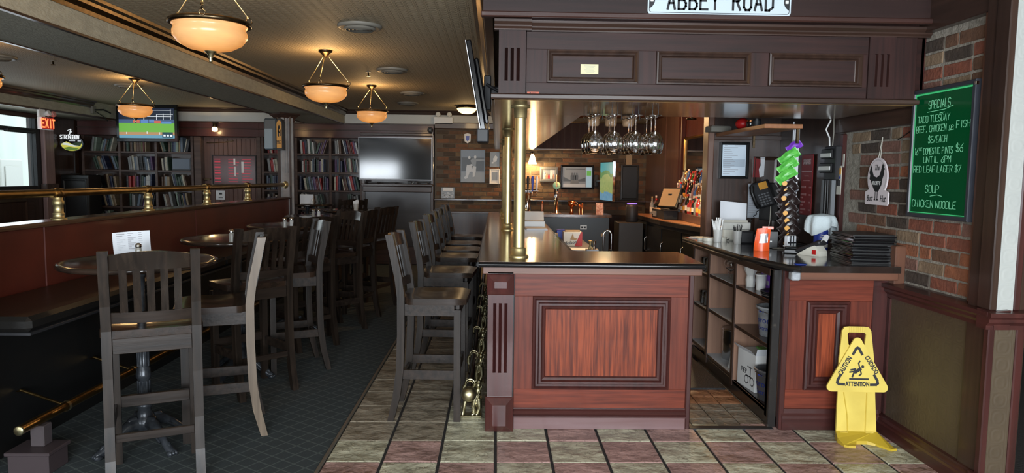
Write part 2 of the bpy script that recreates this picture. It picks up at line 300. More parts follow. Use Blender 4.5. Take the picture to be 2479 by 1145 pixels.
MT = dict(
    carpet=nodes('carpet', .95, carpet_fn), grout=mat('grout', (.03, .028, .028), .9, bump=.3, bscale=80),
    tan=nodes('slate_tan', .42, slate_fn((.36, .345, .25), (.60, .57, .42), (.13, .12, .08)), .1), rose=nodes('slate_rose', .42, slate_fn((.32, .20, .175), (.48, .30, .265), (.13, .08, .07)), .1),
    olive=nodes('slate_olive', .5, slate_fn((.20, .17, .125), (.33, .28, .21), (.08, .065, .045)), .1),
    quarry=nodes('quarry', .45, slate_fn((.16, .135, .10), (.24, .19, .14), (.10, .08, .06))), quarry_red=nodes('quarry_red', .45, slate_fn((.26, .11, .05), (.36, .16, .075), (.12, .05, .03))),
    ceil=nodes('ceiling_paper', .68, emboss_fn((.29, .24, .16), (.37, .31, .215), 48, 1.0, 60)), beam=mat('beam_paper', (.30, .285, .22), .7, col2=(.37, .35, .27), nscale=30, stretch=(1, .4, 1), bump=.5, bscale=110, bstretch=(1, .35, 1)),
    band=mat('pale_paper', (.56, .55, .50), .7, bump=.1, bscale=50), white_wp=nodes('white_paper', .45, paper_fn((.36, .37, .35), (.43, .44, .41), 36, .5)),
    gold_wp=nodes('embossed_brown', .5, paper_fn((.060, .042, .025), (.088, .062, .036), 36, .4), .04),
    bar_panel=nodes('mahogany_ribbon', .4, ribbon_fn((.27, .056, .021), (.085, .018, .010), 'z', 2.4), .06, 0, .2), bar_rail=nodes('mahogany_rail', .4, ribbon_fn((.185, .040, .021), (.09, .021, .013), 'x', 1.6), .06, 0, .2),
    bar_stile=nodes('mahogany_stile', .4, ribbon_fn((.150, .035, .020), (.085, .021, .014), 'z', 1.6), .06, 0, .2),
    maho=wood('dark_mahogany', (.066, .0185, .0155), (.036, .0115, .0100), 'z', .36, .3), maho_x=wood('dark_mahogany_long', (.066, .0185, .0155), (.036, .0115, .0100), 'x', .36, .3), maho_y=wood('dark_mahogany_run', (.066, .0185, .0155), (.036, .0115, .0100), 'y', .36, .3),
    apron=wood('worn_oak_apron', (.17, .070, .040), (.075, .035, .024), 'x', .4, .3, 18),
    canopy=nodes('canopy_wood', .5, ribbon_fn((.034, .0125, .0100), (.017, .0075, .0063), 'x'), .05, 0, .25), canopy_z=nodes('canopy_wood_up', .5, ribbon_fn((.037, .0132, .0107), (.019, .008, .0067), 'z'), .05, 0, .25),
    soffit=wood('soffit_varnish', (.24, .145, .06), (.14, .08, .035), 'y', .22, .6, 14), walnut=wood('dark_walnut', (.05, .026, .018), (.026, .014, .010), 'z', .35, .4), walnut_x=wood('dark_walnut_long', (.055, .028, .02), (.028, .015, .011), 'x', .35, .4), walnut_y=wood('dark_walnut_run', (.055, .028, .02), (.028, .015, .011), 'y', .35, .4),
    pil=wood('pilaster_varnish', (.075, .021, .018), (.045, .014, .013), 'z', .3, .8), shelfwood=wood('bookcase_wood', (.085, .052, .04), (.045, .027, .022), 'x', .5, .1), door=wood('door_wood', (.13, .07, .055), (.085, .045, .036), 'z', .4, .25),
    chair=wood('espresso_wood', (.030, .020, .014), (.009, .0065, .005), 'z', .40, .08, 34, .08, .3), chair_x=wood('espresso_wood_long', (.032, .021, .015), (.010, .007, .0055), 'x', .40, .08, 34, .08, .3), seat=wood('seat_wood', (.034, .019, .012), (.013, .009, .0065), 'y', .24, .35, 22), slat=wood('espresso_gloss', (.030, .020, .014), (.010, .007, .0055), 'z', .2, .25, 34, .03, .5),
    worn=wood('pale_leg_wood', (.17, .125, .085), (.09, .065, .045), 'z', .45, .1, 30), counter=wood('counter_top', (.15, .068, .026), (.045, .022, .012), 'x', .16, .8, 16),
    counter_y=wood('counter_top_run', (.15, .068, .026), (.045, .022, .012), 'y', .16, .8, 16), blackedge=mat('worn_black_edge', (.012, .010, .009), .35, col2=(.06, .05, .04), nscale=22, mixlo=.6, mixhi=.75, coat=.3),
    redpanel=mat('oxblood_panel', (.105, .018, .010), .5, col2=(.075, .013, .008), nscale=3, coat=.1), blackvinyl=mat('black_vinyl', (.012, .011, .010), .3, bump=.06, bscale=120), black=mat('black', (.008, .008, .008), .4), blackgloss=mat('black_gloss', (.006, .006, .007), .12), charcoal=mat('charcoal', (.02, .02, .022), .5),
    brass=mat('brass', (.74, .62, .33), .46, 1, (.60, .49, .24), 9, bump=.03), oldbrass=mat('old_brass', (.34, .22, .085), .32, 1, (.24, .15, .055), 12), palebrass=mat('cast_brass', (.66, .60, .38), .36, 1, (.36, .31, .17), 30, bump=.12), bronze=mat('bronze', (.14, .10, .06), .32, 1, (.08, .055, .03), 30),
    iron=mat('cast_iron', (.022, .025, .030), .28, .35, (.05, .055, .062), 26, bump=.15), steel=mat('steel', (.62, .62, .62), .18, 1), chrome=mat('chrome', (.8, .8, .8), .08, 1), galv=mat('galvanised', (.52, .54, .56), .35, .35, (.34, .36, .38), 28), greysteel=mat('grey_bucket', (.22, .22, .23), .35, .7),
    glass=mat('clear_glass', (1, 1, 1), .02, trans=1, ior=1.45), pane=mat('window_glass', (.95, 1, .98), .02, trans=1, ior=1.02), frosted=mat('frosted', (.8, .8, .76), .3, trans=.5),
    white=mat('white', (.72, .72, .70), .5), paper=mat('paper', (.70, .72, .75), .7), cream=mat('cream_plastic', (.60, .58, .50), .4), ink=mat('ink', (.015, .015, .018), .6), greyink=mat('grey_ink', (.28, .28, .30), .7),
    redplastic=mat('red_plastic', (.42, .012, .012), .4), darkred=mat('dark_red_sign', (.20, .014, .016), .45), blue=mat('blue', (.02, .05, .35), .4), purple=mat('purple', (.20, .045, .50), .45), orange=mat('orange_foil', (.80, .10, .02), .3), green=mat('green_foil', (.07, .42, .05), .3, col2=(.16, .62, .10), nscale=30), yellow=mat('yellow_plastic', (.68, .52, .10), .45, col2=(.58, .43, .075), nscale=6), yellow_d=mat('yellow_base', (.52, .36, .03), .45),
    signblue=mat('sign_enamel', (.52, .60, .66), .35), pinkwhite=mat('rooster_board', (.80, .72, .74), .6, bump=.03, bscale=60), curtain=mat('curtain', (.028, .016, .019), .9, sheen=.4), lamplit_orange=mat('lamplit_ceiling', (.42, .15, .06), .6), copper=mat('copper', (.55, .22, .09), .25, 1), cardboard=mat('cardboard', (.42, .30, .18), .8),
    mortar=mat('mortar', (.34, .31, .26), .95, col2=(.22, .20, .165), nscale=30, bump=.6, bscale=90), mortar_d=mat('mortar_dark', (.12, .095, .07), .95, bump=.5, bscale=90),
    mirror=mat('mirror_glass', (.55, .56, .58), .06, 1), bulb=mat('bulb', (1, .9, .7), .4, emit=(1, .78, .45), es=14), exterior=mat('exterior_wall', (.68, .70, .60), .8, col2=(.56, .60, .54), nscale=1.5, stretch=(1, 1, .2)), cloth=mat('towel', (.60, .68, .70), .95, bump=.3, bscale=90), mat_rubber=mat('rubber_mat', (.02, .021, .023), .6, bump=.8, bscale=120), liner=mat('shelf_liner', (.55, .58, .60), .6), chipbrown=mat('snack_dark', (.020, .012, .011), .25), chipgold=mat('snack_gold', (.75, .36, .05), .4), silver=mat('silver_foil', (.55, .56, .60), .28, .8), putty=mat('putty', (.17, .16, .135), .5), skin=mat('photo_tan', (.5, .3, .2), .6), grey=mat('grey', (.16, .17, .18), .5), bluegrey=mat('photo_bluegrey', (.10, .13, .17), .35), photo_l=mat('photo_light', (.52, .55, .58), .4), photo_m=mat('photo_mid', (.22, .25, .28), .4), photo_d=mat('photo_dark', (.045, .055, .065), .4))
BR = [mat('brick_%s' % n, a, .9, col2=b, nscale=16, bump=.6, bscale=45, mixlo=.3, mixhi=.75) for n, a, b in (('orange', (.34, .125, .06), (.20, .08, .045)), ('red', (.26, .085, .05), (.16, .06, .04)), ('brown', (.17, .085, .05), (.10, .055, .035)), ('dark', (.055, .042, .034), (.085, .06, .045)), ('buff', (.27, .19, .12), (.18, .12, .075)), ('rose', (.24, .12, .09), (.15, .08, .06)))]
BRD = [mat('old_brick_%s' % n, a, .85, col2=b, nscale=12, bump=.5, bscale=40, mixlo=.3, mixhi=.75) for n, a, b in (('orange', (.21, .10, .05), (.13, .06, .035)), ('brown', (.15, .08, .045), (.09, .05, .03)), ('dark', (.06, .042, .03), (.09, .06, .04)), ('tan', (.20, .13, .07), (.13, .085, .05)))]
def EM(name, c, s): return mat(name, (0, 0, 0) if s < 1.2 else c, .5, emit=c, es=s)

# ================================================================ ROOM
TILE = .305; X0 = -.9063; Y0 = 3.6597
fl = struct('floor', MB().box(-7.3, 5.2, -2.7, 12.4, -.12, -.010), MT['grout'])
def tile_mesh(w, d, m, name='tile'):
    me = MB().cbox(-w/2, w/2, -d/2, d/2, -.012, 0, .004).mesh(name); me.materials.append(m); return me
TM = {k: tile_mesh(TILE-.016, TILE-.007, MT[k]) for k in ('tan', 'rose', 'olive')}
tn = 0
for j in range(-6, 28):
    for i in range(0, 14):
        x = X0+(i+.5)*TILE; y = Y0+(j+.5)*TILE
        if j >= 2 and i > 2: continue
        if x > 2.6 and y > 3.2: continue
        k = 'rose' if (i+j) % 2 and not (j >= 1 and i <= 2) else ('tan' if j < 3 and not (j >= 1 and i <= 1) else 'olive')
        o = obj('tile', TM[k], None, fl, (x, y, rnd.uniform(-.0012, 0))); tn += 1
QM = [tile_mesh(.1485, .1505, MT['quarry'], 'quarry_tile'), tile_mesh(.1485, .1505, MT['quarry_red'], 'quarry_tile')]
for j in range(0, 10):
    for i in range(-3, 4):
        obj('quarry_tile', QM[1 if (j in (3, 4) and i in (-1, 0, 1)) or (j == 5 and i == 0) else 0], None, fl, (1.4675+i*.1535, 4.268+j*.157, rnd.uniform(-.001, 0)))
solo('carpet', MB().box(-6.99, X0-.012, -2.49, 11.9, -.01, 0), MT['carpet'], 'dark teal carpet with a fine diagonal lattice across the seating area', 'carpet')
struct('trim_1', MB().cbox(X0-.016, X0+.004, -2.6, 12.0, -.008, .007, .003), mat('edge_strip', (.22, .20, .17), .4, .6))
solo('threshold_strip', MB().cbox(1.2, 1.72, 4.165, 4.215, -.01, .004, .002), MT['charcoal'], 'dark threshold strip where the entrance tiles meet the bar aisle', 'floor strip')
solo('rubber_mat', MB().cbox(1.05, 1.68, 4.96, 7.4, 0, .014, .004), MT['mat_rubber'], 'black ribbed rubber mat on the floor behind the bar', 'mat')
struct('ceiling', MB().box(-7.3, 5.2, -2.7, 12.4, 2.60, 2.75), MT['ceil'])
b = struct('ceiling_beam', MB().cbox(-3.22, -2.56, -2.6, 12.0, 2.365, 2.61, .003), MT['beam'])
for x in (-3.225, -2.585): obj('edge_bead', MB().box(x, x+.03, -2.6, 12.0, 2.358, 2.372), MT['walnut_y'], b)
CRP = [(0, 0), (0, -.10), (.012, -.10), (.02, -.075), (.045, -.05), (.05, -.03), (.075, -.02), (.08, 0)]
obj('crown_moulding', MB().prism([(-2.562+a, 2.60+c) for a, c in CRP], -2.6, 12.0, 'y'), MT['bronze'], b)
b = struct('ceiling_bulkhead_side', MB().box(-7.1, -6.3, -2.6, 12.0, 2.37, 2.61), MT['beam'])
obj('crown_moulding', MB().prism([(-6.302+a, 2.60+c) for a, c in CRP], -2.6, 11.2, 'y'), MT['walnut_y'], b)
obj('edge_bead', MB().box(-6.32, -6.27, -2.6, 12.0, 2.355, 2.38), MT['walnut_y'], b)
b = struct('ceiling_bulkhead_back', MB().box(-7.1, .6, 12.0, 12.4, 2.36, 2.61), MT['band'])
obj('crown_moulding', MB().prism([(12.0-a, 2.60+c*.7) for a, c in CRP], -6.3, .02, 'x'), MT['walnut_x'], b)
struct('wall_back', MB().box(-7.2, 3.2, 12.32, 12.45, 0, 2.7), MT['walnut'])
# left wall with the glazed bay
wl = MB()
wl.box(-7.2, -7.0, -2.6, 8.6, 0, 2.7).box(-7.2, -7.0, 11.02, 12.4, 0, 2.7).box(-7.2, -7.0, 8.6, 11.02, 0, 1.24).box(-7.2, -7.0, 8.6, 11.02, 2.36, 2.7)
wlo = struct('wall_left', wl, MT['walnut'])
w1 = struct('window_1', MB().box(-7.09, -7.0, 8.6, 8.68, 1.24, 2.36).box(-7.09, -7.0, 10.92, 11.02, 1.24, 2.36).box(-7.09, -7.0, 8.68, 10.92, 1.24, 1.29).box(-7.09, -6.98, 8.68, 10.92, 2.09, 2.15).box(-7.09, -7.0, 8.68, 10.92, 2.33, 2.36).box(-7.09, -7.0, 9.62, 9.70, 1.29, 2.09), MT['charcoal'])
for y0, y1, z0, z1 in ((8.68, 9.62, 1.29, 2.09), (9.70, 10.92, 1.29, 2.09), (8.68, 10.92, 2.15, 2.33)): obj('pane', MB().box(-7.06, -7.054, y0, y1, z0, z1), MT['pane'], w1)
obj('door_closer', MB().cbox(-6.99, -6.93, 10.2, 10.8, 2.07, 2.12, .01), MT['charcoal'], w1)
t2 = struct('trim_2', MB().cbox(-7.0, -6.93, 11.02, 11.25, 0, 2.30, .01), wood('pilaster_wood', (.30, .20, .19), (.20, .13, .125), 'z', .45, .1))
obj('cap', MB().cbox(-7.0, -6.9, 10.98, 11.29, 1.22, 1.32, .01), MT['shelfwood'], t2)
struct('trim_3', MB().cbox(-7.0, -6.94, 8.4, 11.4, 2.30, 2.37, .01), MT['maho_y'])
wp = struct('wall_left_wainscot', MB().cbox(-7.0, -6.95, 4, 10.74, .1, 1.2, .01), MT['walnut_y'])
for k in range(7): obj('panel', MB(TR(-6.95, 4.2+k*.93, 0, R(90))).loops(0, .8, .3, 1.1, [(0, 0), (.03, -.02), (.05, -.004), (.08, -.004)]), MT['walnut'], wp)
# outside that window
solo('neighbouring_house_wall', MB().box(-11.4, -11.2, 5.5, 18, -.195, 3.9), MT['exterior'], 'pale sunlit house wall outside the side window', 'wall')
solo('garden_fence_post', MB().cbox(-9.3, -9.14, 12.35, 12.5, -.2, 2.5, .01).cbox(-9.34, -9.10, 12.31, 12.54, 2.5, 2.56, .01), mat('grey_post', (.22, .25, .30), .7), 'blue-grey post outside the side window', 'post')
solo('utility_box', MB().cbox(-10.9, -10.5, 15.2, 15.9, -.2, 1.75, .02).cbox(-10.49, -10.47, 15.3, 15.8, .4, 1.6, .005), MT['band'], 'white utility box standing against the pale house wall outside', 'box')
solo('pavement', MB().box(-12, -7.3, 4, 20, -.3, -.2), mat('pavement', (.3, .3, .28), .9), 'grey pavement outside the side window', 'pavement')
# rear wall with the street windows behind the camera
wr = MB()
for x0, x1, z0, z1 in ((-7.2, -5.2, 0, 2.7), (-3.6, -1.7, 0, 2.7), (2.7, 5.2, 0, 2.7), (-5.2, -3.6, 0, .7), (-5.2, -3.6, 2.0, 2.7), (-1.7, 2.7, 0, .5), (-1.7, 2.7, 2.4, 2.7)): wr.box(x0, x1, -2.7, -2.5, z0, z1)
struct('wall_rear', wr, mat('plaster', (.32, .28, .22), .8))
for n, (x0, x1, z0, z1) in enumerate(((-1.7, 2.7, .5, 2.4), (-5.2, -3.6, .7, 2.0))):
    w = struct('window_%d' % (n+2), MB().box(x0, x1, -2.62, -2.52, z0, z0+.06).box(x0, x1, -2.62, -2.52, z1-.06, z1).box(x0, x0+.06, -2.62, -2.52, z0+.06, z1-.06).box(x1-.06, x1, -2.62, -2.52, z0+.06, z1-.06).box((x0+x1)/2-.03, (x0+x1)/2+.03, -2.62, -2.52, z0+.06, z1-.06), MT['walnut'])
    for a, c in ((x0+.06, (x0+x1)/2-.03), ((x0+x1)/2+.03, x1-.06)): obj('pane', MB().box(a, c, -2.58, -2.574, z0+.06, z1-.06), MT['pane'], w)
struct('wall_far_right', MB().box(4.9, 5.1, -2.6, 7, 0, 2.7), mat('side_room_wall', (.16, .115, .05), .6))
struct('wall_side_room', MB().box(2.62, 5.0, 6.4, 6.55, 0, 2.7), MT['gold_wp'])
# ---------------------------------------------------------------- right wall: brick over wainscot
BX = 2.44
wr_ = struct('wall_right', MB().box(BX, BX+.14, 3.36, 6.2, 0, 2.62), MT['mortar'])
def brick_meshes(mats, L, H, n=2):
    out = []
    for m in mats:
        for k in range(n):
            mb = MB().cbox(-.005, .006, -L/2, L/2, -H/2, H/2, .004); mb.v = [p+Vector((rnd.uniform(-.003, .003), rnd.uniform(-.004, .004), rnd.uniform(-.003, .003))) for p in mb.v]
            me = mb.mesh('brick'); me.materials.append(m); out.append(me)
    return out
BM = brick_meshes(BR, .222, .064); BMh = brick_meshes(BR, .103, .064)
PAT = (0, 2, 5, 4, 1, 3, 2, 1)
for r in range(20):
    z = .968+r*.0775
    if z > 2.35: break
    y = 3.51+(0 if r % 2 else -.118)
    c = 0
    while y < 4.87:
        half = rnd.random() < .14; L = .106 if half else .225
        if y+L > 3.50 and y+L < 4.90:
            top = z > 1.92 and y+L/2 > 4.05
            q = rnd.choice((0, 0, 1, 1, 2, 3, 4, 5) if z < 1.6 else (1, 2, 2, 3, 4, 4, 5, 3))
            if not top: obj('brick', (BMh if half else BM)[q*2+(c % 2)], None, wr_, (BX, y+L/2, z))
        y += L+.013; c += 1
# wood above the brick and further along
obj('frieze_board', MB().cbox(BX-.05, BX+.01, 3.3, 6.0, 2.36, 2.6, .004), MT['walnut_y'], wr_)
obj('corner_bead', MB().cbox(BX-.03, BX, 4.03, 4.06, 1.99, 2.36, .004), MT['maho'], wr_)
obj('panelling', MB().cbox(BX-.02, BX, 4.90, 6.0, 1.03, 2.4, .004), MT['walnut'], wr_)
obj('brick_edge_trim', MB().cbox(BX-.03, BX, 4.885, 4.93, 1.03, 1.85, .004), MT['maho'], wr_)
obj('upper_panel', MB().cbox(BX-.035, BX, 4.06, 5.0, 1.86, 1.98, .004), MT['walnut_y'], wr_)
ww = struct('wall_right_wainscot', MB().box(2.385, BX+.02, 3.27, 4.19, .09, .86), MT['gold_wp'])
for y0, y1 in ((3.276, 3.31), (4.13, 4.19)): obj('stile', MB().cbox(2.375, 2.40, y0, y1, .113, .829, .004), MT['maho'], ww)
cr = struct('trim_4', MB().prism([(2.45, .83), (2.372, .83), (2.372, .85), (2.352, .868), (2.352, .882), (2.335, .895), (2.335, .915), (2.45, .925)], 3.245, 4.2, 'y').prism([(3.32, .83), (3.25, .83), (3.25, .85), (3.232, .868), (3.232, .882), (3.22, .895), (3.22, .915), (3.32, .9235)], 2.3375, 2.56, 'x'), MT['maho_y'])
bb = struct('baseboard_right', MB().prism([(2.45, 0), (2.345, 0), (2.345, .06), (2.352, .07), (2.352, .082), (2.366, .092), (2.366, .104), (2.40, .112)], 3.24, 4.18, 'y').prism([(3.32, 0), (3.235, 0), (3.235, .06), (3.255, .092), (3.255, .104), (3.32, .1105)], 2.3475, 2.56, 'x'), MT['maho_y'])
pe = struct('wall_right_end', MB().box(2.375, 2.56, 3.29, 3.44, 0, 2.62), MT['walnut'])
obj('lower_paper', MB().box(2.395, 2.50, 3.272, 3.29, .10, .84), MT['gold_wp'], pe)
for x0, x1 in ((2.362, 2.395), (2.50, 2.54)): obj('corner_bead', MB().cbox(x0, x1, 3.262, 3.30, .10, .84, .005), MT['maho'], pe)
obj('white_paper', MB().box(2.398, 2.478, 3.272, 3.29, .92, 2.6), MT['white_wp'], pe)
obj('trim_board', MB().cbox(2.362, 2.398, 3.265, 3.36, .92, 2.6, .005), MT['walnut'], pe)
obj('trim_board', MB().cbox(2.478, 2.51, 3.265, 3.30, .92, 2.6, .005), MT['maho'], pe)
obj('trim_board', MB().cbox(2.385, 2.44, 3.36, 3.445, .92, 2.6, .006), MT['maho'], pe)
obj('trim_board', MB().cbox(2.40, 2.45, 3.445, 3.495, .92, 2.37, .006), wood('brown_trim', (.16, .07, .04), (.10, .045, .03), 'z', .4, .3), pe)
# ---------------------------------------------------------------- behind the bar
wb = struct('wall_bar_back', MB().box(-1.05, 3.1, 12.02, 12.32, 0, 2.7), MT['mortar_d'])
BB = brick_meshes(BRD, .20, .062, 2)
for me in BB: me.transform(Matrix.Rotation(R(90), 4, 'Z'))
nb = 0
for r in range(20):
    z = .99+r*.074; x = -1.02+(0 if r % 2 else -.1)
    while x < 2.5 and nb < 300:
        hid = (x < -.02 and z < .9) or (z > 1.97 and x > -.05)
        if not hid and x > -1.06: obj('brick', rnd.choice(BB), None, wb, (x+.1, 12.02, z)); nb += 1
        x += .214
obj('drink_ledge', MB().cbox(-1.05, 2.55, 11.90, 12.02, 1.10, 1.13, .005), MT['walnut_x'], wb)
obj('drink_ledge', MB().cbox(-1.05, .3, 11.86, 12.02, .88, .92, .005), MT['walnut_x'], wb)
obj('dado_panel', MB().cbox(-1.05, 2.55, 11.94, 12.02, .05, .88, .005), MT['walnut'], wb)
obj('top_moulding', MB().cbox(-1.05, .03, 11.9, 12.02, 2.30, 2.40, .01), MT['walnut_x'], wb)
wbr = struct('wall_bar_right', MB().box(2.56, 2.66, 6.1, 12.1, 0, 2.7), MT['maho'])
for y0, y1 in ((10.6, 11.95), (9.70, 10.55)): obj('panel', MB().cbox(2.535, 2.56, y0, y1, 1.0, 2.45, .006), MT['door'], wbr)
obj('pilaster', MB().cbox(2.49, 2.56, 9.55, 9.68, 1.02, 2.5, .01), MT['maho'], wbr)
# stub wall at the counter end
sw = struct('wall_stub', MB().box(1.83, 2.56, 6.0, 6.1, 0, 2.6), MT['walnut'])
obj('end_post', MB().cbox(1.79, 1.845, 5.97, 6.12, 0, 2.4, .008), wood('post_wood', (.17, .085, .055), (.10, .05, .035), 'z', .4, .3), sw)
obj('panel', MB().loops(2.19, 2.40, 1.06, 1.72, [(0, 6.0), (0, 5.985), (.012, 5.975), (.03, 5.985), (.05, 5.985)]), MT['walnut'], sw)
obj('rail', MB().cbox(1.84, 2.44, 5.985, 6.0, 1.86, 1.90, .004), MT['walnut_x'], sw)
# ================================================================ BAR
BT = 1.03
bar = thing('bar_counter', 'mahogany bar with a framed ribbon-grain front panel and fluted corner pilaster', 'bar', (.56, 4.17, 0))
def bp(n, mb, m, par=None): return obj(n, mb, m, par or bar, world=True)
FY = 4.17
bp('body', MB().box(.02, 1.165, FY+.012, 4.66, 0, .985).box(.02, .44, 4.66, 9.62, 0, .985).box(.44, 1.5, 9.3, 9.62, 0, .985), MT['black'])
bp('rail', MB().cbox(.115, 1.165, FY, FY+.03, .815, .965, .002), MT['bar_rail'])
bp('rail', MB().cbox(.115, 1.165, FY, FY+.03, .12, .245, .002), MT['bar_rail'])
bp('stile', MB().cbox(.115, .225, FY, FY+.03, .245, .815, .001), MT['bar_stile'])
bp('stile', MB().cbox(1.06, 1.165, FY, FY+.03, .245, .815, .001), MT['bar_stile'])
bp('panel', MB().cbox(.30, .985, FY+.004, FY+.03, .315, .735, .001), MT['bar_panel'])
pm = [(0, FY), (.003, FY-.018), (.014, FY-.024), (.022, FY-.012), (.034, FY-.012), (.040, FY-.026), (.052, FY-.026), (.060, FY-.010), (.074, FY-.004), (.080, FY+.004)]
bp('panel_moulding', MB().loops(.225, 1.06, .245, .815, pm, False), MT['maho'])
bp('edge_post', MB().cbox(1.165, 1.195, FY-.012, 4.66, 0, .985, .005), MT['maho'])
bp('base_moulding', MB().ext([(FY+.02, .075), (FY-.026, .075), (FY-.026, .084), (FY-.018, .088), (FY-.024, .096), (FY-.014, .108), (FY-.016, .114), (FY-.006, .122), (FY-.006, .13), (FY+.02, .13)], .115, 1.165), MT['maho_x'])
bp('plinth', MB().cbox(.115, 1.165, FY-.018, FY+.02, 0, .075, .003), wood('scuffed_plinth', (.12, .05, .045), (.19, .12, .12), 'x', .5, .2, 12))
def pilaster(x0, x1, yf, par, z0, z1, fl0, fl1, depth=.05, blocks=True):
    w = x1-x0; g = []
    n = 3; pts = [(x0, yf+depth), (x0, yf)]
    gw = w*.17
    for k in range(n):
        c = x0+w*(.28+.22*k)
        pts += [(c-gw*.36, yf), (c, yf+.024), (c+gw*.36, yf)]
    pts += [(x1, yf), (x1, yf+depth)]
    mb = MB().prism(pts, fl0, fl1, 'z').box(x0, x1, yf, yf+depth, z0, fl0).box(x0, x1, yf, yf+depth, fl1, z1)
    o = obj('pilaster', mb, MT['pil'], par, world=True)
    return o
def stepblock(x0, x1, yf, z0, z1, pr=.03, ch=.022):
    """bevel-faced block standing proud of the pilaster"""
    return MB().loops(x0, x1, z0, z1, [(0, yf+.04), (0, yf), (.006, yf-.006), (min(ch*2, (z1-z0)*.36, (x1-x0)*.3), yf-pr)])
pl = pilaster(-.045, .105, 4.115, bar, 0, .965, .36, .78)
bp('capital_block', stepblock(-.05, .11, 4.112, .83, .955, .028), MT['pil'])
bp('base_block', stepblock(-.055, .112, 4.11, 0, .215, .03), MT['pil'])
# side of the bar facing the stools
MS = TR(0, 0, 0, R(-90))
for k, y in enumerate((5.55, 7.0, 8.4)):
    bp('side_pilaster', MB().cbox(-.04, .03, y, y+.12, .0, .96, .006).cbox(-.055, .03, y-.005, y+.125, 0, .2, .012).cbox(-.055, .03, y-.005, y+.125, .83, .955, .012), MT['maho'])
for y0, y1 in ((4.3, 5.5), (5.72, 6.95), (7.17, 8.35), (8.57, 9.6)):
    bp('side_panel', MB(Matrix.Translation((.02, y1, 0)) @ Matrix.Rotation(R(-90), 4, 'Z')).loops(.03, y1-y0-.03, .2, .85, [(0, 0), (.01, -.02), (.04, -.022), (.06, -.004), (.08, -.004)]), MT['maho'])
# worktop
cnt = thing('bar_worktop', 'glossy dark brown bar top with rounded black nosing', 'worktop', (.2, 6.5, .985))
out = [(-.095, 4.10), (1.225, 4.10), (1.245, 4.62), (1.235, 4.735), (.56, 4.735), (.50, 4.80), (.50, 9.22), (1.52, 9.22), (1.52, 9.72), (-.095, 9.72)]
obj('slab', MB().prism(out, .995, BT, 'z'), MT['counter_y'], cnt, world=True)
nos = MB(); 
for a, c in (((-.1, 4.098), (1.232, 4.098)), ((-.098, 4.098), (-.098, 9.72)), ((1.225, 4.10), (1.247, 4.62))): nos.tube([(a[0], a[1], 1.012), (c[0], c[1], 1.012)], .0165, 10)
obj('nosing', nos, MT['blackgloss'], cnt, world=True)
obj('apron', MB().cbox(-.075, 1.228, 4.115, 4.15, .955, .997, .003).cbox(-.07, -.035, 4.15, 9.7, .955, .997, .003), MT['apron'], cnt, world=True)
obj('inner_edge', MB().cbox(.50, .53, 4.80, 9.2, .96, BT-.002, .004), MT['blackgloss'], cnt, world=True)
# brass posts on the bar
def brass_post(y, label, x=.143):
    t = thing('brass_post', label, 'brass post', (x, y, BT), 0, 'brass posts from bar top to canopy')
    obj('shaft', MB().lathe([(.035, .05), (.0352, .9)], 28), MT['brass'], t)
    obj('base_collar', MB().lathe([(.062, 0), (.062, .008), (.055, .014), (.046, .016), (.046, .05), (.042, .058), (.036, .062)], 28), MT['brass'], t)
    obj('top_collar', MB().lathe([(.036, .855), (.041, .86), (.041, .915), (.06, .918), (.06, .930)], 28), MT['brass'], t)
    return t
bpst = brass_post(4.36, 'polished brass post rising from the corner of the bar')
for y, n in ((6.5, 'second'), (8.35, 'third'), (9.5, 'fourth')): dup(bpst, (.105, y, BT), 0, '%s brass post along the bar, counting from its fluted corner' % n)
# ---------------------------------------------------------------- canopy over the bar
CZ = 1.965
can = thing('bar_canopy', 'dark panelled canopy over the bar with fluted ends and three framed panels', 'canopy', (1.2, 4.0, CZ))
def cp(n, mb, m, par=None): return obj(n, mb, m, par or can, world=True)
cp('core', MB().box(.03, 2.43, 4.03, 4.92, CZ+.005, 2.598), MT['canopy'])
cp('side_core', MB().box(.03, .575, 4.92, 11.7, CZ+.005, 2.598), MT['maho_y'])
cp('soffit_board', MB().cbox(-.02, 2.37, 4.0, 4.94, CZ-.008, CZ+.006, .003), MT['soffit'])
cp('soffit_board', MB().cbox(-.02, .59, 4.94, 11.74, CZ-.008, CZ+.006, .003), MT['soffit'])
cp('ledge', MB().ext([(4.03, CZ-.006), (3.955, CZ-.006), (3.95, CZ), (3.95, CZ+.018), (3.965, CZ+.026), (4.03, CZ+.026)], -.035, 2.37), MT['walnut_x'])
cp('side_ledge', MB().cbox(-.035, .03, 3.96, 11.7, CZ-.006, CZ+.026, .003), MT['walnut_y'])
yf = 4.0
cp('fascia_rail', MB().cbox(.16, 2.092, yf, yf+.03, 1.99, 2.055, .001), MT['canopy'])
cp('fascia_rail', MB().cbox(.16, 2.092, yf, yf+.03, 2.24, 2.335, .001), MT['canopy'])
for x0, x1 in ((.16, .275), (.79, .89), (1.424, 1.526), (2.06, 2.092)): cp('fascia_stile', MB().cbox(x0, x1, yf, yf+.03, 2.055, 2.24, .001), MT['canopy_z'])
fm = [(0, yf), (.002, yf-.014), (.010, yf-.016), (.020, yf-.004), (.026, yf-.008), (.032, yf+.010), (.036, yf+.012)]
for x0, x1 in ((.275, .79), (.89, 1.424), (1.526, 2.06)):
    cp('fascia_panel', MB().cbox(x0+.03, x1-.03, yf+.012, yf+.03, 2.085, 2.21, .001), MT['canopy']); cp('panel_moulding', MB().loops(x0, x1, 2.055, 2.24, fm, False), MT['walnut'])
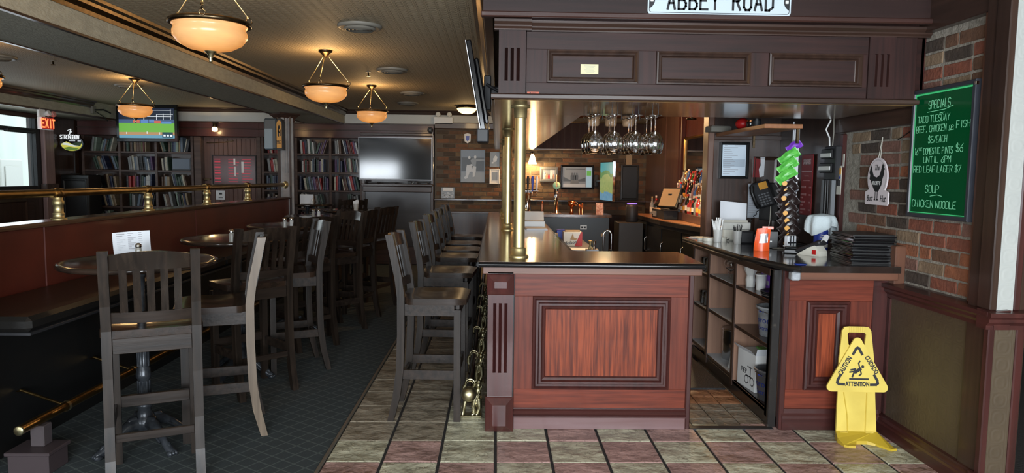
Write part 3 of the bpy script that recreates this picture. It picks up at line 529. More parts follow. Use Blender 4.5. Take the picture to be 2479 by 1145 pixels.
def flutes(x0, x1, yf, z0, z1, f0, f1):
    w = x1-x0; gw = w*.17; pts = [(x0, yf+.05), (x0, yf)]
    for k in range(3): c = x0+w*(.28+.22*k); pts += [(c-gw*.36, yf), (c, yf+.024), (c+gw*.36, yf)]
    pts += [(x1, yf), (x1, yf+.05)]
    return MB().prism(pts, f0, f1, 'z').box(x0, x1, yf, yf+.05, z0, f0).box(x0, x1, yf, yf+.05, f1, z1)
cp('fluted_block', flutes(.005, .155, 3.972, 1.99, 2.335, 2.06, 2.24), MT['canopy_z'])
cp('fluted_block', flutes(2.09, 2.24, 3.985, 1.99, 2.335, 2.06, 2.24), MT['canopy_z'])
cp('end_board', MB().cbox(2.0925, 2.37, 4.0, 4.03, 1.99, 2.4, .002), MT['canopy_z'])
crn = [(4.03, 2.335), (3.985, 2.335), (3.985, 2.342), (3.972, 2.352), (3.972, 2.36), (3.955, 2.375), (3.955, 2.388), (4.03, 2.388)]
cp('cornice', MB().ext(crn, .155, 2.435), MT['walnut_x'])
cp('capital', MB().ext([(a-.03, c) for a, c in crn[:-1]]+[(4.03, 2.388)], -.02, .185), MT['walnut_x'])
hd = struct('header_beam', MB().cbox(-.085, 2.43, 3.93, 4.06, 2.42, 2.605, .003), mat('header_wood', (.026, .0115, .0095), .5, col2=(.015, .007, .006), nscale=26, stretch=(.05, 1, 1), spec=.3))
obj('bottom_bead', MB().cbox(-.095, 2.43, 3.905, 3.95, 2.395, 2.425, .006), wood('bead_wood', (.06, .024, .018), (.035, .015, .012), 'x', .4, .3), hd)
obj('side_fascia', MB().cbox(-.085, -.03, 4.06, 11.8, 2.44, 2.605, .003), MT['walnut_y'], hd)
obj('brass_crown', MB().prism([(-.085-a, 2.60+c) for a, c in CRP], 3.2, 11.9, 'y'), MT['oldbrass'], hd)
# small notes on the fascia
pq = thing('paper_notice', 'small pale yellow notice with fine print on the first canopy panel', 'notice', (.515, 4.004, 2.135))
obj('card', MB().cbox(-.05, .05, -.002, .006, -.027, .027, .0005), mat('pale_yellow', (.66, .62, .36), .6), pq)
g = MB()
for k in range(6): g.box(-.03+.006*(k % 3), .032-.007*(k % 2), -.003, -.002, .016-k*.007, .0175-k*.007)
obj('print', g, MT['greyink'], pq)
sk = thing('orange_sticker', 'small orange sticker on the canopy ledge beside the fluted end', 'sticker', (.2, 3.995, 1.998))
obj('label', MB().box(-.034, .034, -.001, .004, -.006, .006), mat('sticker_orange', (.45, .08, .03), .5), sk)
obj('print', MB().box(-.02, -.012, -.0016, -.001, -.003, .003).box(-.008, .018, -.0016, -.001, -.002, .0015), MT['ink'], sk)
# street sign
ss = thing('street_sign', 'white enamel street sign with black lettering on the beam above the canopy', 'sign', (1.211, 3.925, 2.424))
def rrect(x0, x1, z0, z1, r, n=5):
    P = []
    for cx, cz, a0 in ((x1-r, z0+r, -90), (x1-r, z1-r, 0), (x0+r, z1-r, 90), (x0+r, z0+r, 180)):
        for k in range(n+1): a = R(a0+90*k/n); P.append((cx+r*math.cos(a), cz+r*math.sin(a)))
    return P
obj('plate', MB().prism(rrect(-.395, .395, 0, .152, .02), -.004, 0, 'y'), MT['signblue'], ss)
g = MB(); a = rrect(-.387, .387, .009, .143, .014); c = rrect(-.384, .384, .012, .14, .012); n = len(a)
g.add([(p[0], -.0048, p[1]) for p in a]+[(p[0], -.0048, p[1]) for p in c], [(i, (i+1) % n, n+(i+1) % n, n+i) for i in range(n)])
for s_ in (-1, 1):
    g.prism([(s_*.385, .03)]+[(s_*(.385-.03*math.sin(math.pi*k/8)**.7), .03+.092*k/8) for k in range(1, 8)]+[(s_*.385, .122)], -.0048, -.004, 'y')
obj('border', g, MT['ink'], ss)
g = MB(); stext(g, 'ABBEY', -.285, .03, .094, w=.42, th=.135, y=-.004, d=.001, gap=.52); stext(g, 'ROAD', .075, .03, .094, w=.42, th=.135, y=-.004, d=.001, gap=.52); stuff(obj('lettering', g, MT['ink'], ss))
for s_ in (-1, 1): obj('bolt', MB().cbox(s_*.372-.009, s_*.372+.009, -.008, -.003, .067, .085, .002).lathe([(.004, 0), (.004, .002)], 10, (s_*.372, -.008, .076)), MT['white'], ss)
# ---------------------------------------------------------------- side counter with open shelves
sc = thing('side_counter', 'mahogany side counter with a narrow framed panel and open shelves behind', 'counter', (2.05, 4.17, 0))
def sp(n, mb, m, par=None): return obj(n, mb, m, par or sc, world=True)
SY = 4.17
sp('front_board', MB().box(1.755, 2.37, SY+.01, SY+.04, 0, .985), MT['bar_stile'])
sp('rail', MB().cbox(1.76, 2.37, SY, SY+.02, .80, .95, .002), MT['bar_rail'])
sp('rail', MB().cbox(1.76, 2.37, SY, SY+.02, .13, .25, .002), MT['bar_rail'])
sp('stile', MB().cbox(1.76, 1.885, SY, SY+.02, .25, .80, .001), MT['bar_stile'])
sp('stile', MB().cbox(2.15, 2.29, SY, SY+.02, .25, .80, .001), MT['bar_stile'])
sp('stile', MB().cbox(2.29, 2.38, SY-.005, SY+.02, .0, .95, .003), MT['maho'])
sp('panel', MB().cbox(1.96, 2.08, SY+.004, SY+.02, .32, .73, .001), MT['bar_panel'])
sp('panel_moulding', MB().loops(1.885, 2.15, .25, .80, [(d, y+SY-FY) for d, y in pm], False), MT['maho'])
sp('base_moulding', MB().ext([(SY+.02, .075), (SY-.024, .075), (SY-.022, .09), (SY-.012, .105), (SY-.004, .13), (SY+.02, .13)], 1.76, 2.36), MT['maho_x'])
sp('plinth', MB().cbox(1.76, 2.36, SY-.018, SY+.02, 0, .075, .003), MT['maho_x'])
sp('corner_strip', MB().cbox(1.742, 1.775, SY-.012, SY+.03, 0, .985, .004), MT['maho'])
sp('shelf_post', MB().cbox(1.69, 1.742, 4.2, 4.26, 0, .985, .004), MT['blackedge'])
# shelf bays (face the aisle)
sp('shelf_back', MB().box(2.12, 2.14, 4.26, 6.0, 0, .985), wood('shelf_back_wood', (.26, .14, .09), (.18, .095, .06), 'z', .5, .1, 18))
for y, dd in ((4.225, 1), (4.885, 0), (5.50, 0), (5.93, 0)): sp('divider', MB().cbox(1.70, 2.12, y, y+.03, .06, .985, .002), wood('divider_wood', (.30, .17, .11), (.20, .11, .075), 'z', .5, .1, 18)); sp('divider_edge', MB().cbox(1.69, 1.70, y-.004, y+.034, .06, .985, .002), MT['walnut'])
for (y0, y1), zs in (((4.255, 4.885), (.10, .505, .785)), ((4.915, 5.50), (.13, .50, .775)), ((5.53, 5.93), (.15, .48, .76))):
    for z in zs:
        s_ = sp('shelf', MB().cbox(1.70, 2.12, y0, y1, z-.025, z, .002), MT['walnut_y'])
        if y0 > 4.5: obj('shelf_liner', MB().box(1.703, 2.115, y0+.005, y1-.005, z, z+.004), MT['liner'], s_, world=True)
sp('kick_board', MB().cbox(1.70, 1.72, 4.25, 5.96, 0, .10, .003), MT['blackedge'])
sp('top_rail', MB().cbox(1.685, 1.715, 4.25, 5.96, .94, .985, .003), MT['walnut_y'])
sct = thing('side_worktop', 'glossy black-edged top of the side counter with a clipped corner', 'worktop', (2.0, 5.0, .985))
obj('slab', MB().prism([(1.60, 5.97), (1.62, 4.62), (1.66, 4.50), (1.735, 4.07), (1.78, 4.035), (2.375, 4.035), (2.375, 4.21), (2.42, 4.21), (2.42, 5.97)], .99, BT, 'z'), mat('dark_gloss_top', (.022, .015, .012), .1, coat=.8), sct, world=True)
obj('worn_edge', MB().tube([(1.615, 5.97, 1.01), (1.635, 4.62, 1.01), (1.66, 4.50, 1.01), (1.735, 4.075, 1.01), (1.785, 4.036, 1.01)], .021, 8), MT['blackedge'], sct, world=True)
obj('apron', MB().cbox(1.79, 2.37, 4.05, 4.09, .945, .992, .003), MT['apron'], sct, world=True)
obj('worn_corner', MB().cbox(1.735, 1.79, 4.045, 4.10, .94, .992, .008), MT['galv'], sct, world=True)
struct('trim_5', MB().cbox(2.375, 2.44, 4.10, 4.20, .90, 1.145, .006), wood('counter_end_trim', (.17, .075, .045), (.11, .05, .032), 'z', .4, .3))
# brass foot rail along the bar
fr = thing('bar_foot_rail', 'brass foot rail along the bar on cast lion brackets with a ball end', 'foot rail', (-.17, 4.2, 0))
RX, RZ = -.155, .21
obj('rail', MB().tube([(RX, 4.19, RZ), (RX, 9.7, RZ)], .024, 16), mat('dark_brass_rail', (.16, .13, .075), .14, 1), fr, world=True)
obj('ball_end', MB().sphere((RX, 4.175, RZ), .047, 22), MT['palebrass'], fr, world=True)
br_m = None
for k, y in enumerate((4.39, 5.12, 5.95, 6.9, 7.55, 8.4)):
    if br_m is None:
        g = MB()
        g.cbox(-.06, .075, -.035, .035, 0, .008, .002)
        P = [(.03*math.cos(R(a)), 0, RZ+.03*math.sin(R(a))) for a in range(0, 361, 24)]
        g.tube(P, .006, 8, False)
        # crouching lion: haunch, chest, mane, head with curled crest, two forelegs, two hind legs
        g.sphere((.042, 0, .105), .030, 12, (.8, .9, 1.7)).sphere((.05, 0, .16), .022, 12, (.9, .9, 1.5)).sphere((.052, 0, .2), .02, 12).sphere((.056, 0, .222), .013, 10)
        g.tube([(.05, 0, .21), (.068, 0, .205), (.072, 0, .185), (.06, 0, .18)], .006, 8)
        for s_ in (-1, 1):
            g.tube([(.035, s_*.012, .13), (.02, s_*.016, .07), (.03, s_*.016, .02), (.012, s_*.016, .014)], [.018, .014, .011, .012], 8)
            g.tube([(.055, s_*.014, .12), (.062, s_*.018, .06), (.05, s_*.016, .018), (.04, s_*.016, .014)], [.02, .015, .011, .012], 8)
            g.tube([(-.03, s_*.012, .10), (-.04, s_*.016, .05), (-.04, s_*.016, .014), (-.05, s_*.016, .014)], [.014, .012, .011, .012], 8)
        g.tube([(.03, 0, .12), (0, 0, .135), (-.035, 0, .11)], [.022, .018, .016], 10)
        g.tube([(-.02, 0, .12), (-.04, 0, .15), (-.04, 0, .19), (-.03, 0, .2)], [.014, .013, .012, .012], 10)
        for q in range(5): g.tube([(.03+.006*q, -.02, .075+.02*q), (.055+.003*q, -.024, .1+.022*q)], .006, 6)
        br_m = g.mesh('lion_bracket'); br_m.materials.append(MT['palebrass'])
    obj('lion_bracket', br_m, None, fr, (RX+.17, y-4.2, 0))
# ================================================================ SEATING
def make_chair(name, label, grp):
    t = thing(name, label, 'bar chair', (0, 0, 0), 0, grp)
    prof = [(-.262, 0), (-.228, .16), (-.208, .32), (-.200, .55), (-.200, .78), (-.215, .90), (-.272, 1.165)]
    front = [(y+.046 if z > .05 else y+.038, z) for y, z in prof]
    poly = prof+front[::-1]
    pm_ = MB().prism(poly, -.0215, .0215, 'x'); pm_.s = [False]*len(pm_.f)
    post = pm_.mesh('back_leg'); post.materials.append(MT['chair'])
    for s_ in (-1, 1): obj('back_leg', post, None, t, (s_*.195, 0, 0))
    leg = MB().prism([(-.021, -.021), (.021, -.021), (.021, .021), (-.021, .021)], .0, .705, 'z'); lm = leg.mesh('front_leg'); lm.materials.append(MT['chair'])
    for s_ in (-1, 1): obj('front_leg', lm, None, t, (s_*.185, .17, 0))
    # saddle seat
    n = 14; vs = []; fs = []
    def rim(u, v):
        y = -.187+v*.412; k = max(0, v-.72)/.28
        hwid = .172 if v < .09 else .226*(1-.16*k*k)
        return (u-.5)*2*hwid, y
    g = MB()
    top = lambda u, v: (*rim(u, v), .778-.012*math.exp(-((u-.3)**2+(v-.45)**2)*18)-.012*math.exp(-((u-.7)**2+(v-.45)**2)*18)-.006*(max(0, v-.85)/.15)**2)
    bot = lambda u, v: (*rim(u, v), .738)
    g.sheet(top, n, n).sheet(lambda u, v: bot(1-u, v), n, n)
    for e in (lambda u: (u, 0), lambda u: (1, u), lambda u: (1-u, 1), lambda u: (0, 1-u)):
        g.sheet(lambda u, v, e=e: [(a+(b-a)*v) for a, b in zip(bot(*e(u)), top(*e(u)))], n, 1)
    obj('seat', g, MT['seat'], t)
    for y, x in ((-.178, .172), (.17, .163)): obj('apron', MB().cbox(-x, x, y-.011, y+.011, .665, .74, .002), MT['chair_x'], t)
    am = MB().cbox(-.011, .011, -.165, .152, .665, .74, .002).mesh('apron'); am.materials.append(MT['chair_x'])
    for s_ in (-1, 1): obj('apron', am, None, t, (s_*.188, 0, 0))
    obj('stretcher', MB().cbox(-.173, .173, -.195, -.177, .235, .275, .002), MT['chair_x'], t)
    obj('stretcher', MB().cbox(-.163, .163, .158, .182, .30, .36, .002), MT['chair_x'], t)
    sm = MB().cbox(-.009, .009, -.170, .150, .265, .325, .002).mesh('stretcher'); sm.materials.append(MT['chair_x'])
    for s_ in (-1, 1): obj('stretcher', sm, None, t, (s_*.19, 0, 0))
    # bowed rails and slats follow the leaning posts
    ly = lambda z: -.178 if z < .78 else (-.178-(z-.78)*.125 if z < .9 else -.193-(z-.9)*.214)
    bow = lambda x: -.028*(1-(x/.175)**2)
    def rail(z0, z1, arch, th=.02):
        P = lambda u, z, d: ((u-.5)*.348, ly(z)+bow((u-.5)*.348)+d, z)
        zt = lambda u: z1+arch*(1-(2*u-1)**2)
        m = MB()
        m.sheet(lambda u, v: P(u, z0+(zt(u)-z0)*v, -th/2), 10, 2).sheet(lambda u, v: P(1-u, z0+(zt(1-u)-z0)*v, th/2), 10, 2)
        m.sheet(lambda u, v: P(u, zt(u), -th/2+th*v), 10, 1).sheet(lambda u, v: P(u, z0, th/2-th*v), 10, 1); return m
    obj('crest_rail', rail(1.075, 1.142, .022), MT['slat'], t)
    obj('back_rail', rail(.815, .868, 0), MT['chair_x'], t)
    for k in range(5):
        x = -.116+.058*k
        m = MB(); m.prism([(ly(.86)+bow(x)-.006, .86), (ly(1.08)+bow(x)-.006, 1.08), (ly(1.08)+bow(x)+.006, 1.08), (ly(.86)+bow(x)+.006, .86)], x-.0165, x+.0165, 'x')
        obj('slat', m, MT['slat'], t)
    return t
GC = 'dark slat-back bar chairs'
ch = make_chair('bar_chair', 'tall dark slat-back chair with its back to the entrance, at the folded-menu table', GC)
ch.location = (-1.735, 3.555, 0); ch.rotation_euler = (0, 0, R(25))
CH = [(-1.645, 4.15, 110, 'tall slat-back chair with a pale back leg beside the folded-menu table'),
      (-1.73, 4.95, 46, 'tall dark chair turned at an angle between the first two round tables'),
      (-1.616, 5.526, 117, 'tall dark chair with a gleaming crest rail beside the second round table'),
      (-1.732, 6.25, 50, 'tall dark chair with its back to the second round table, facing the third one'),
      (-1.60, 6.86, 139, 'tall dark chair with light glinting on its slats, beyond the third round table'),
      (-1.54, 7.40, 73, 'tall dark chair with a reddish sheen facing the partition past the third round table'),
      (-1.466, 8.11, 66, 'dark chair standing alone before the panel under the big television'),
      (-2.20, 10.45, 30, 'small far chair against the bookcase beside the big television')]
for i, (x, y, a, l) in enumerate(CH):
    c = dup(ch, (x, y, 0), R(a), l)
    if i == 0:   # one back leg in paler wood
        k = [q for q in bpy.data.objects if q.parent == c and q.name.startswith('back_leg')]
        k[0].data = k[0].data.copy(); k[0].data.materials[0] = MT['worn']; k[0]['label'] = 'pale back leg'
GS = 'dark slat-back stools along the bar'
for i, (y, n) in enumerate(((4.483, 'first'), (5.63, 'second'), (6.63, 'third'), (7.25, 'fourth'), (7.9, 'fifth'), (8.8, 'last'))):
    dup(ch, ((-.396, -.39, -.388, -.388, -.388, -.388)[i], y, 0), R(-92+(0, -2, -2, 1, 0, -1)[i]), '%s dark slat-back stool along the bar, counting from its fluted corner' % n, GS).name = 'bar_stool'
# pedestal tables
def make_table(label):
    t = thing('pedestal_table', label, 'table', (0, 0, 0), 0, 'round pedestal tables')
    obj('tabletop', MB().lathe([(.28, 1.018), (.385, 1.018), (.396, 1.024), (.40, 1.034), (.396, 1.044), (.386, 1.049), (.37, 1.047), (.05, 1.047), (0, 1.047)], 48), mat('table_gloss', (.035, .020, .013), .12, col2=(.02, .013, .010), nscale=9, stretch=(.1, 1, 1), coat=.7), t)
    obj('top_plate', MB().cbox(-.16, .16, -.02, .02, 1.0, 1.02, .003).cbox(-.02, .02, -.16, .16, 1.0, 1.02, .003), MT['black'], t)
    pr = [(.03, 1.0), (.03, .97), (.022, .95), (.022, .72), (.027, .71), (.027, .69), (.022, .68), (.024, .64), (.034, .62), (.034, .605), (.028, .595), (.028, .45), (.036, .44), (.036, .42), (.040, .41), (.040, .395), (.03, .38), (.03, .25), (.040, .24), (.040, .225), (.032, .215), (.045, .17), (.06, .15), (.06, .11), (.03, .09)]
    obj('pedestal', MB().lathe([(r, z) for r, z in pr[::-1]], 18), MT['iron'], t)
    fl_ = MB()
    for k in range(10): a = 2*math.pi*k/10; fl_.tube([(.029*math.cos(a), .029*math.sin(a), .455), (.029*math.cos(a), .029*math.sin(a), .59)], .004, 6)
    for k in range(10): a = 2*math.pi*k/10; fl_.tube([(.031*math.cos(a), .031*math.sin(a), .26), (.031*math.cos(a), .031*math.sin(a), .375)], .005, 6)
    stuff(obj('fluting', fl_, MT['iron'], t))
    lg = MB()
    lg.tube([(.03, 0, .135), (.09, 0, .135), (.15, 0, .10), (.20, 0, .055), (.245, 0, .03), (.27, 0, .022)], [.034, .032, .024, .02, .024, .016], 10)
    lg.tube([(.05, 0, .165), (.085, 0, .165), (.10, 0, .15)], [.014, .016, .008], 8).tube([(.20, 0, .07), (.235, 0, .058), (.25, 0, .045)], [.008, .012, .006], 8)
    for s_ in (-1, 0, 1): lg.sphere((.262, s_*.016, .016), .016, 8, (1.5, .8, 1))
    lg.tube([(.1, .02, .12), (.14, .024, .09), (.18, .018, .06)], .007, 6).tube([(.1, -.02, .12), (.14, -.024, .09), (.18, -.018, .06)], .007, 6)
    m = lg.mesh('foot'); m.materials.append(MT['iron'])
    for k in range(4): obj('foot', m, None, t, (0, 0, 0), R(-125+90*k))
    return t
tb = make_table('round dark pedestal table carrying the folded menu, nearest the entrance'); tb.location = (-1.955, 3.88, 0)
TBL = [(-1.92, 5.26, 20, 'second round pedestal table from the entrance, salt and pepper at its edge'), (-1.93, 6.65, 50, 'third round pedestal table from the entrance, beside the red partition'),
       (-2.02, 8.10, 10, 'fourth round pedestal table from the entrance, in front of the bookcase wall'), (-1.92, 9.50, 30, 'round pedestal table with the napkin glass before the big television'), (-3.0, 11.25, 0, 'round pedestal table with the white menu card in front of the right bookcase')]
for x, y, a, l in TBL: dup(tb, (x, y, 0), R(a), l)
TT = 1.048
def shaker(x, y, kind, where, z=TT):
    t = thing('salt_shaker' if kind == 'salt' else 'pepper_shaker', 'small glass %s shaker with a chrome cap on %s' % (kind, where), 'shaker', (x, y, z), 0, 'table shakers')
    n = 8
    obj('glass_body', MB().lathe([(.017, 0), (.0185, .004), (.018, .05), (.014, .066)], n, smooth=False), mat('shaker_%s' % kind, (.62, .63, .62) if kind == 'salt' else (.30, .29, .26), .2, coat=.4), t)
    obj('cap', MB().lathe([(.0155, .064), (.0165, .068), (.0165, .08), (.01, .088), (0, .09)], 12), MT['chrome'], t)
for x, y, w in ((-1.80, 4.93, 'the second round table'), (-1.84, 6.30, 'the third round table'), (-1.99, 7.86, 'the fourth round table')):
    shaker(x-.045, y, 'pepper', w); shaker(x+.012, y+.015, 'salt', w)
shaker(-1.985, 3.93, 'pepper', 'the folded-menu table')
shaker(-2.86, 11.0, 'salt', 'the table before the right bookcase')
fm_ = thing('folded_menu', 'creased white paper menu standing on the first round table', 'menu', (-2.075, 4.03, TT), R(20))
obj('sheet', MB().sheet(lambda u, v: (-.095+.19*u, .02*math.sin(u*3.1)-.03*v*(1-v)+.05*(1-v), .002+.135*v+.012*u), 10, 6), MT['paper'], fm_)
g = MB()
for c in range(3):
    for k in range(9): x = -.075+c*.055; u = (x+.095)/.19; v = .92-k*.085; g.box(x, x+.04-.012*((k*7+c) % 3), .02*math.sin(u*3.1)-.03*v*(1-v)+.05*(1-v)-.004, .02*math.sin(u*3.1)-.03*v*(1-v)+.05*(1-v)-.003, .002+.135*v+.012*u, .005+.135*v+.012*u)
stuff(obj('print', g, MT['greyink'], fm_))
cdm = thing('menu_card', 'white card standing on the table before the right bookcase', 'menu card', (-2.98, 11.12, TT))
obj('card', MB().cbox(-.105, .105, 0, .03, 0, .15, .002), MT['paper'], cdm); obj('foot', MB().cbox(-.08, .08, -.02, .05, 0, .006, .001), MT['chrome'], cdm)
ng = thing('napkin_glass', 'short glass stuffed with folded paper napkins on the far table', 'glass', (-1.86, 9.36, TT))
obj('tumbler', MB().lathe([(.026, 0), (.034, .09)], 14), MT['frosted'], ng)
g = MB()
for k in range(6): a = k*1.05; g.prism([(-.018, .02), (.018, .02), (.03, .13+.01*(k % 3)), (-.02, .12)], -.002, .002, 'y') if k == 0 else g.add([(.01*math.cos(a)-.018, .012*math.sin(a), .02), (.01*math.cos(a)+.018, .012*math.sin(a), .02), (.02*math.cos(a)+.024, .028*math.sin(a), .125+.01*(k % 3)), (.02*math.cos(a)-.02, .028*math.sin(a), .12)], [(0, 1, 2, 3)])
obj('napkins', g, MT['white'], ng)
# banquette against the partition
pw = struct('wall_partition', MB().box(-3.05, -2.95, 2.6, 10.02, .001, 1.17), MT['walnut'])
struct('wall_shade_added', MB().box(-6.9, -2.52, 3.30, 3.42, .001, 1.2).cbox(-6.9, -2.50, 3.28, 3.44, 1.2, 1.235, .006), MT['walnut_x'])  # half wall added outside the view to shade the bench and carpet
for y0, y1 in ((3.42, 4.6), (4.605, 6.9), (6.905, 9.98)): obj('back_panel', MB().cbox(-2.955, -2.925, y0, y1, .70, 1.17, .006), MT['redpanel'], pw)
obj('cap_rail', MB().prism([(-3.08, 1.17), (-2.90, 1.17), (-2.895, 1.185), (-2.905, 1.20), (-3.075, 1.20), (-3.085, 1.185)], 2.6, 10.0, 'y'), wood('cap_wood', (.11, .055, .03), (.06, .03, .018), 'y', .22, .6), pw)
bq = thing('banquette', 'long black vinyl bench along the red partition', 'bench', (-2.66, 6.5, 0))
obj('base', MB().box(-2.92, -2.62, 3.66, 9.95, 0, .69), MT['black'], bq, world=True)
for y0, y1 in ((3.58, 6.2), (6.205, 9.95)): obj('cushion', MB().cbox(-2.922, -2.37, y0, y1, .705, .785, .022), MT['blackvinyl'], bq, world=True)
obj('seat_board', MB().cbox(-2.92, -2.372, 3.585, 9.95, .688, .705, .003), MT['charcoal'], bq, world=True)
# partition rail
prl = thing('partition_rail', 'brass handrail on short posts along the top of the partition', 'handrail', (-2.985, 4.9, 1.2))
obj('rail', MB().tube([(-2.985, 2.7, 1.385), (-2.985, 9.99, 1.365)], .027, 16), MT['oldbrass'], prl, world=True)
for y in (3.6, 4.86, 6.1, 7.33, 8.52):
    p_ = obj('post', MB().lathe([(.05, 0), (.05, .006), (.035, .01), (.035, .035), (.038, .04), (.03, .045), (.03, .095), (.036, .1), (.036, .125), (.03, .13), (.03, .16)], 20, (-2.985, y, 1.2)), MT['brass'], prl, world=True)
    obj('tee_joint', MB().sphere((-2.985, y, 1.375), .040, 16).tube([(-2.985, y-.055, 1.3765), (-2.985, y+.055, 1.3765)], .033, 16), MT['oldbrass'], p_, world=True)
obj('flange', MB(TR(-2.985, 9.985, 1.365, 0, R(90))).lathe([(.058, 0), (.058, .008), (.035, .012), (.033, .03)], 22), MT['brass'], prl, world=True)
# banquette foot rail
bf = thing('bench_foot_rail', 'brass foot rail in front of the black bench on a wooden block', 'foot rail', (-2.43, 3.6, 0))
obj('rail', MB().tube([(-2.345, 3.43, .25), (-2.335, 5.0, .25), (-2.335, 9.6, .25)], .024, 16), MT['oldbrass'], bf, world=True)
obj('end_cap', MB(TR(-2.345, 3.426, .25, R(1), R(90))).lathe([(.025, -.005), (.0255, .002), (.02, .006), (0, .0065)], 20), MT['palebrass'], bf, world=True)
for y in (3.80, 4.50, 5.5, 6.6, 7.7, 8.8):
    x = -2.343+.008*min(1, (y-3.43)/1.57)
    obj('ring', MB(TR(x, y, .25, 0, R(90))).lathe([(.029, -.012), (.029, .012)], 18, cap=False), MT['palebrass'], bf, world=True)
    obj('bracket', MB().tube([(x, y, .255), (-2.60, y+.03, .33)], [.007, .009], 8).lathe([(.024, 0), (.012, .004)], 12, (-2.6, y+.03, .325)), MT['oldbrass'], bf, world=True)
obj('support_block', MB().cbox(-2.375, -2.305, 3.55, 3.62, .12, .228, .004), mat('greyed_post', (.06, .048, .05), .45), bf, world=True)
obj('plinth_box', MB().cbox(-2.445, -2.24, 3.475, 3.64, 0, .105, .005).cbox(-2.455, -2.23, 3.465, 3.65, .10, .12, .004), mat('greyed_block', (.045, .032, .034), .5), bf, world=True)
# column at the end of the partition
cl = struct('column', MB().box(-3.09, -2.90, 10.03, 10.22, 0, 2.37), MT['walnut'])
o_ = MB(); x0, x1, yf_ = -3.11, -2.935, 10.0
pts = [(x0, yf_+.04), (x0, yf_)]
for k in range(3): c = x0+.175*(.27+.23*k); pts += [(c-.010, yf_), (c-.007, yf_+.014), (c+.007, yf_+.014), (c+.010, yf_)]
pts += [(x1, yf_), (x1, yf_+.04)]
o_.prism(pts, 1.53, 2.3, 'z').box(x0, x1, yf_, yf_+.04, 0, 1.53)
obj('fluted_face', o_, mat('sky_reflection_grey', (.34, .34, .34), .25, col2=(.22, .22, .22), nscale=5, coat=.6), cl)  # grey base colour stands in for sky reflected in the varnish
obj('capital', MB().lathe([(.13, 2.24), (.14, 2.26), (.14, 2.285), (.19, 2.33), (.22, 2.345), (.22, 2.368)], 4, (-3.0, 10.11, 0), smooth=False), MT['walnut_x'], cl)
cl.children[-1].data.transform(Matrix.Translation((-3.0, 10.11, 0)) @ Matrix.Rotation(R(45), 4, 'Z') @ Matrix.Translation((3.0, -10.11, 0)))
# tap-handle shaped sign on the column
ts = thing('lantern_sign', 'dark box sign with an amber arched face mounted on the column', 'sign', (-3.06, 9.9, 1.85))
obj('case', MB().cbox(-.16, .02, -.04, .1, 0, .43, .02), mat('lantern_case', (.06, .075, .085), .35), ts)
obj('panel', MB().cbox(-.15, -.035, -.046, -.03, .01, .29, .008), mat('lantern_side', (.20, .26, .30), .3), ts)
obj('face_board', MB().prism([(.02, -.005), (.10, -.005), (.10, .36)]+[(.06+.04*math.cos(R(a)), .36+.07*math.sin(R(a))) for a in range(20, 180, 20)]+[(.02, .36)], -.06, .09, 'y'), MT['black'], ts)
obj('amber_face', MB().prism([(.026, .02), (.094, .02), (.094, .34)]+[(.06+.034*math.cos(R(a)), .34+.06*math.sin(R(a))) for a in range(20, 180, 20)]+[(.026, .34)], -.066, -.06, 'y'), mat('amber', (.50, .24, .04), .4), ts)
g = MB(); stext(g, 'MG', .03, .08, .045, w=.5, th=.12, y=-.066); stext(g, 'I', .036, .18, .12, w=.3, th=.08, y=-.066); stext(g, 'M', .045, .19, .08, w=.4, th=.12, y=-.066); stext(g, 'W', .045, .28, .07, w=.4, th=.12, y=-.066)
obj('lettering', g, MT['ink'], ts)
# ================================================================ BACK OF THE ROOM
fz = struct('trim_6', MB().cbox(-6.98, -3.98, 11.95, 12.04, 2.125, 2.37, .006).cbox(-3.98, -1.06, 11.95, 12.04, 2.125, 2.37, .006), MT['maho_x'])
obj('bead', MB().cbox(-6.98, -1.06, 11.93, 11.96, 2.245, 2.262, .004).cbox(-6.98, -1.06, 11.92, 11.96, 2.35, 2.372, .004), MT['walnut_x'], fz)
SHZ = (.635, .94, 1.245, 1.55, 1.86)
def bookcase(name, x0, x1, parts, label):
    t = thing(name, label, 'bookcase', ((x0+x1)/2, 12.0, 0))
    obj('back_panel', MB().box(x0, x1, 12.26, 12.30, 0, 2.125), MT['walnut'], t, world=True)
    xs = [x0]+parts+[x1]
    for x in xs: obj('upright', MB().cbox(x-.021, x+.021, 12.0, 12.26, 0, 2.125, .003), MT['shelfwood'], t, world=True)
    for a, c in zip(xs, xs[1:]):
        for z in SHZ: obj('shelf', MB().cbox(a+.021, c-.021, 12.005, 12.26, z-.03, z, .002), MT['shelfwood'], t, world=True)
    obj('plinth', MB().box(x0, x1, 12.02, 12.26, 0, .3), MT['walnut_x'], t, world=True)
    return list(zip(xs, xs[1:]))
BC = [bookcase('bookcase', -6.93, -5.12, [-6.325, -5.72], 'wide dark bookcase of three bays under the sports television'),
      bookcase('bookcase', -3.945, -3.43, [], 'narrow dark bookcase bay half hidden by the fluted column'),
      bookcase('bookcase', -3.385, -2.295, [-2.81], 'dark bookcase of two bays beside the big television')]
PALB = [('cream', (.50, .47, .37)), ('grey', (.25, .26, .26)), ('dark green', (.035, .07, .05)), ('navy', (.02, .03, .075)), ('maroon', (.13, .022, .025)), ('black', (.014, .014, .016)), ('brown', (.11, .06, .035)), ('tan', (.30, .22, .13)), ('pale green', (.26, .34, .27)), ('blue-grey', (.13, .18, .24)), ('white', (.58, .58, .55)), ('red', (.38, .03, .03)), ('purple', (.10, .05, .13)), ('olive', (.16, .16, .06))]
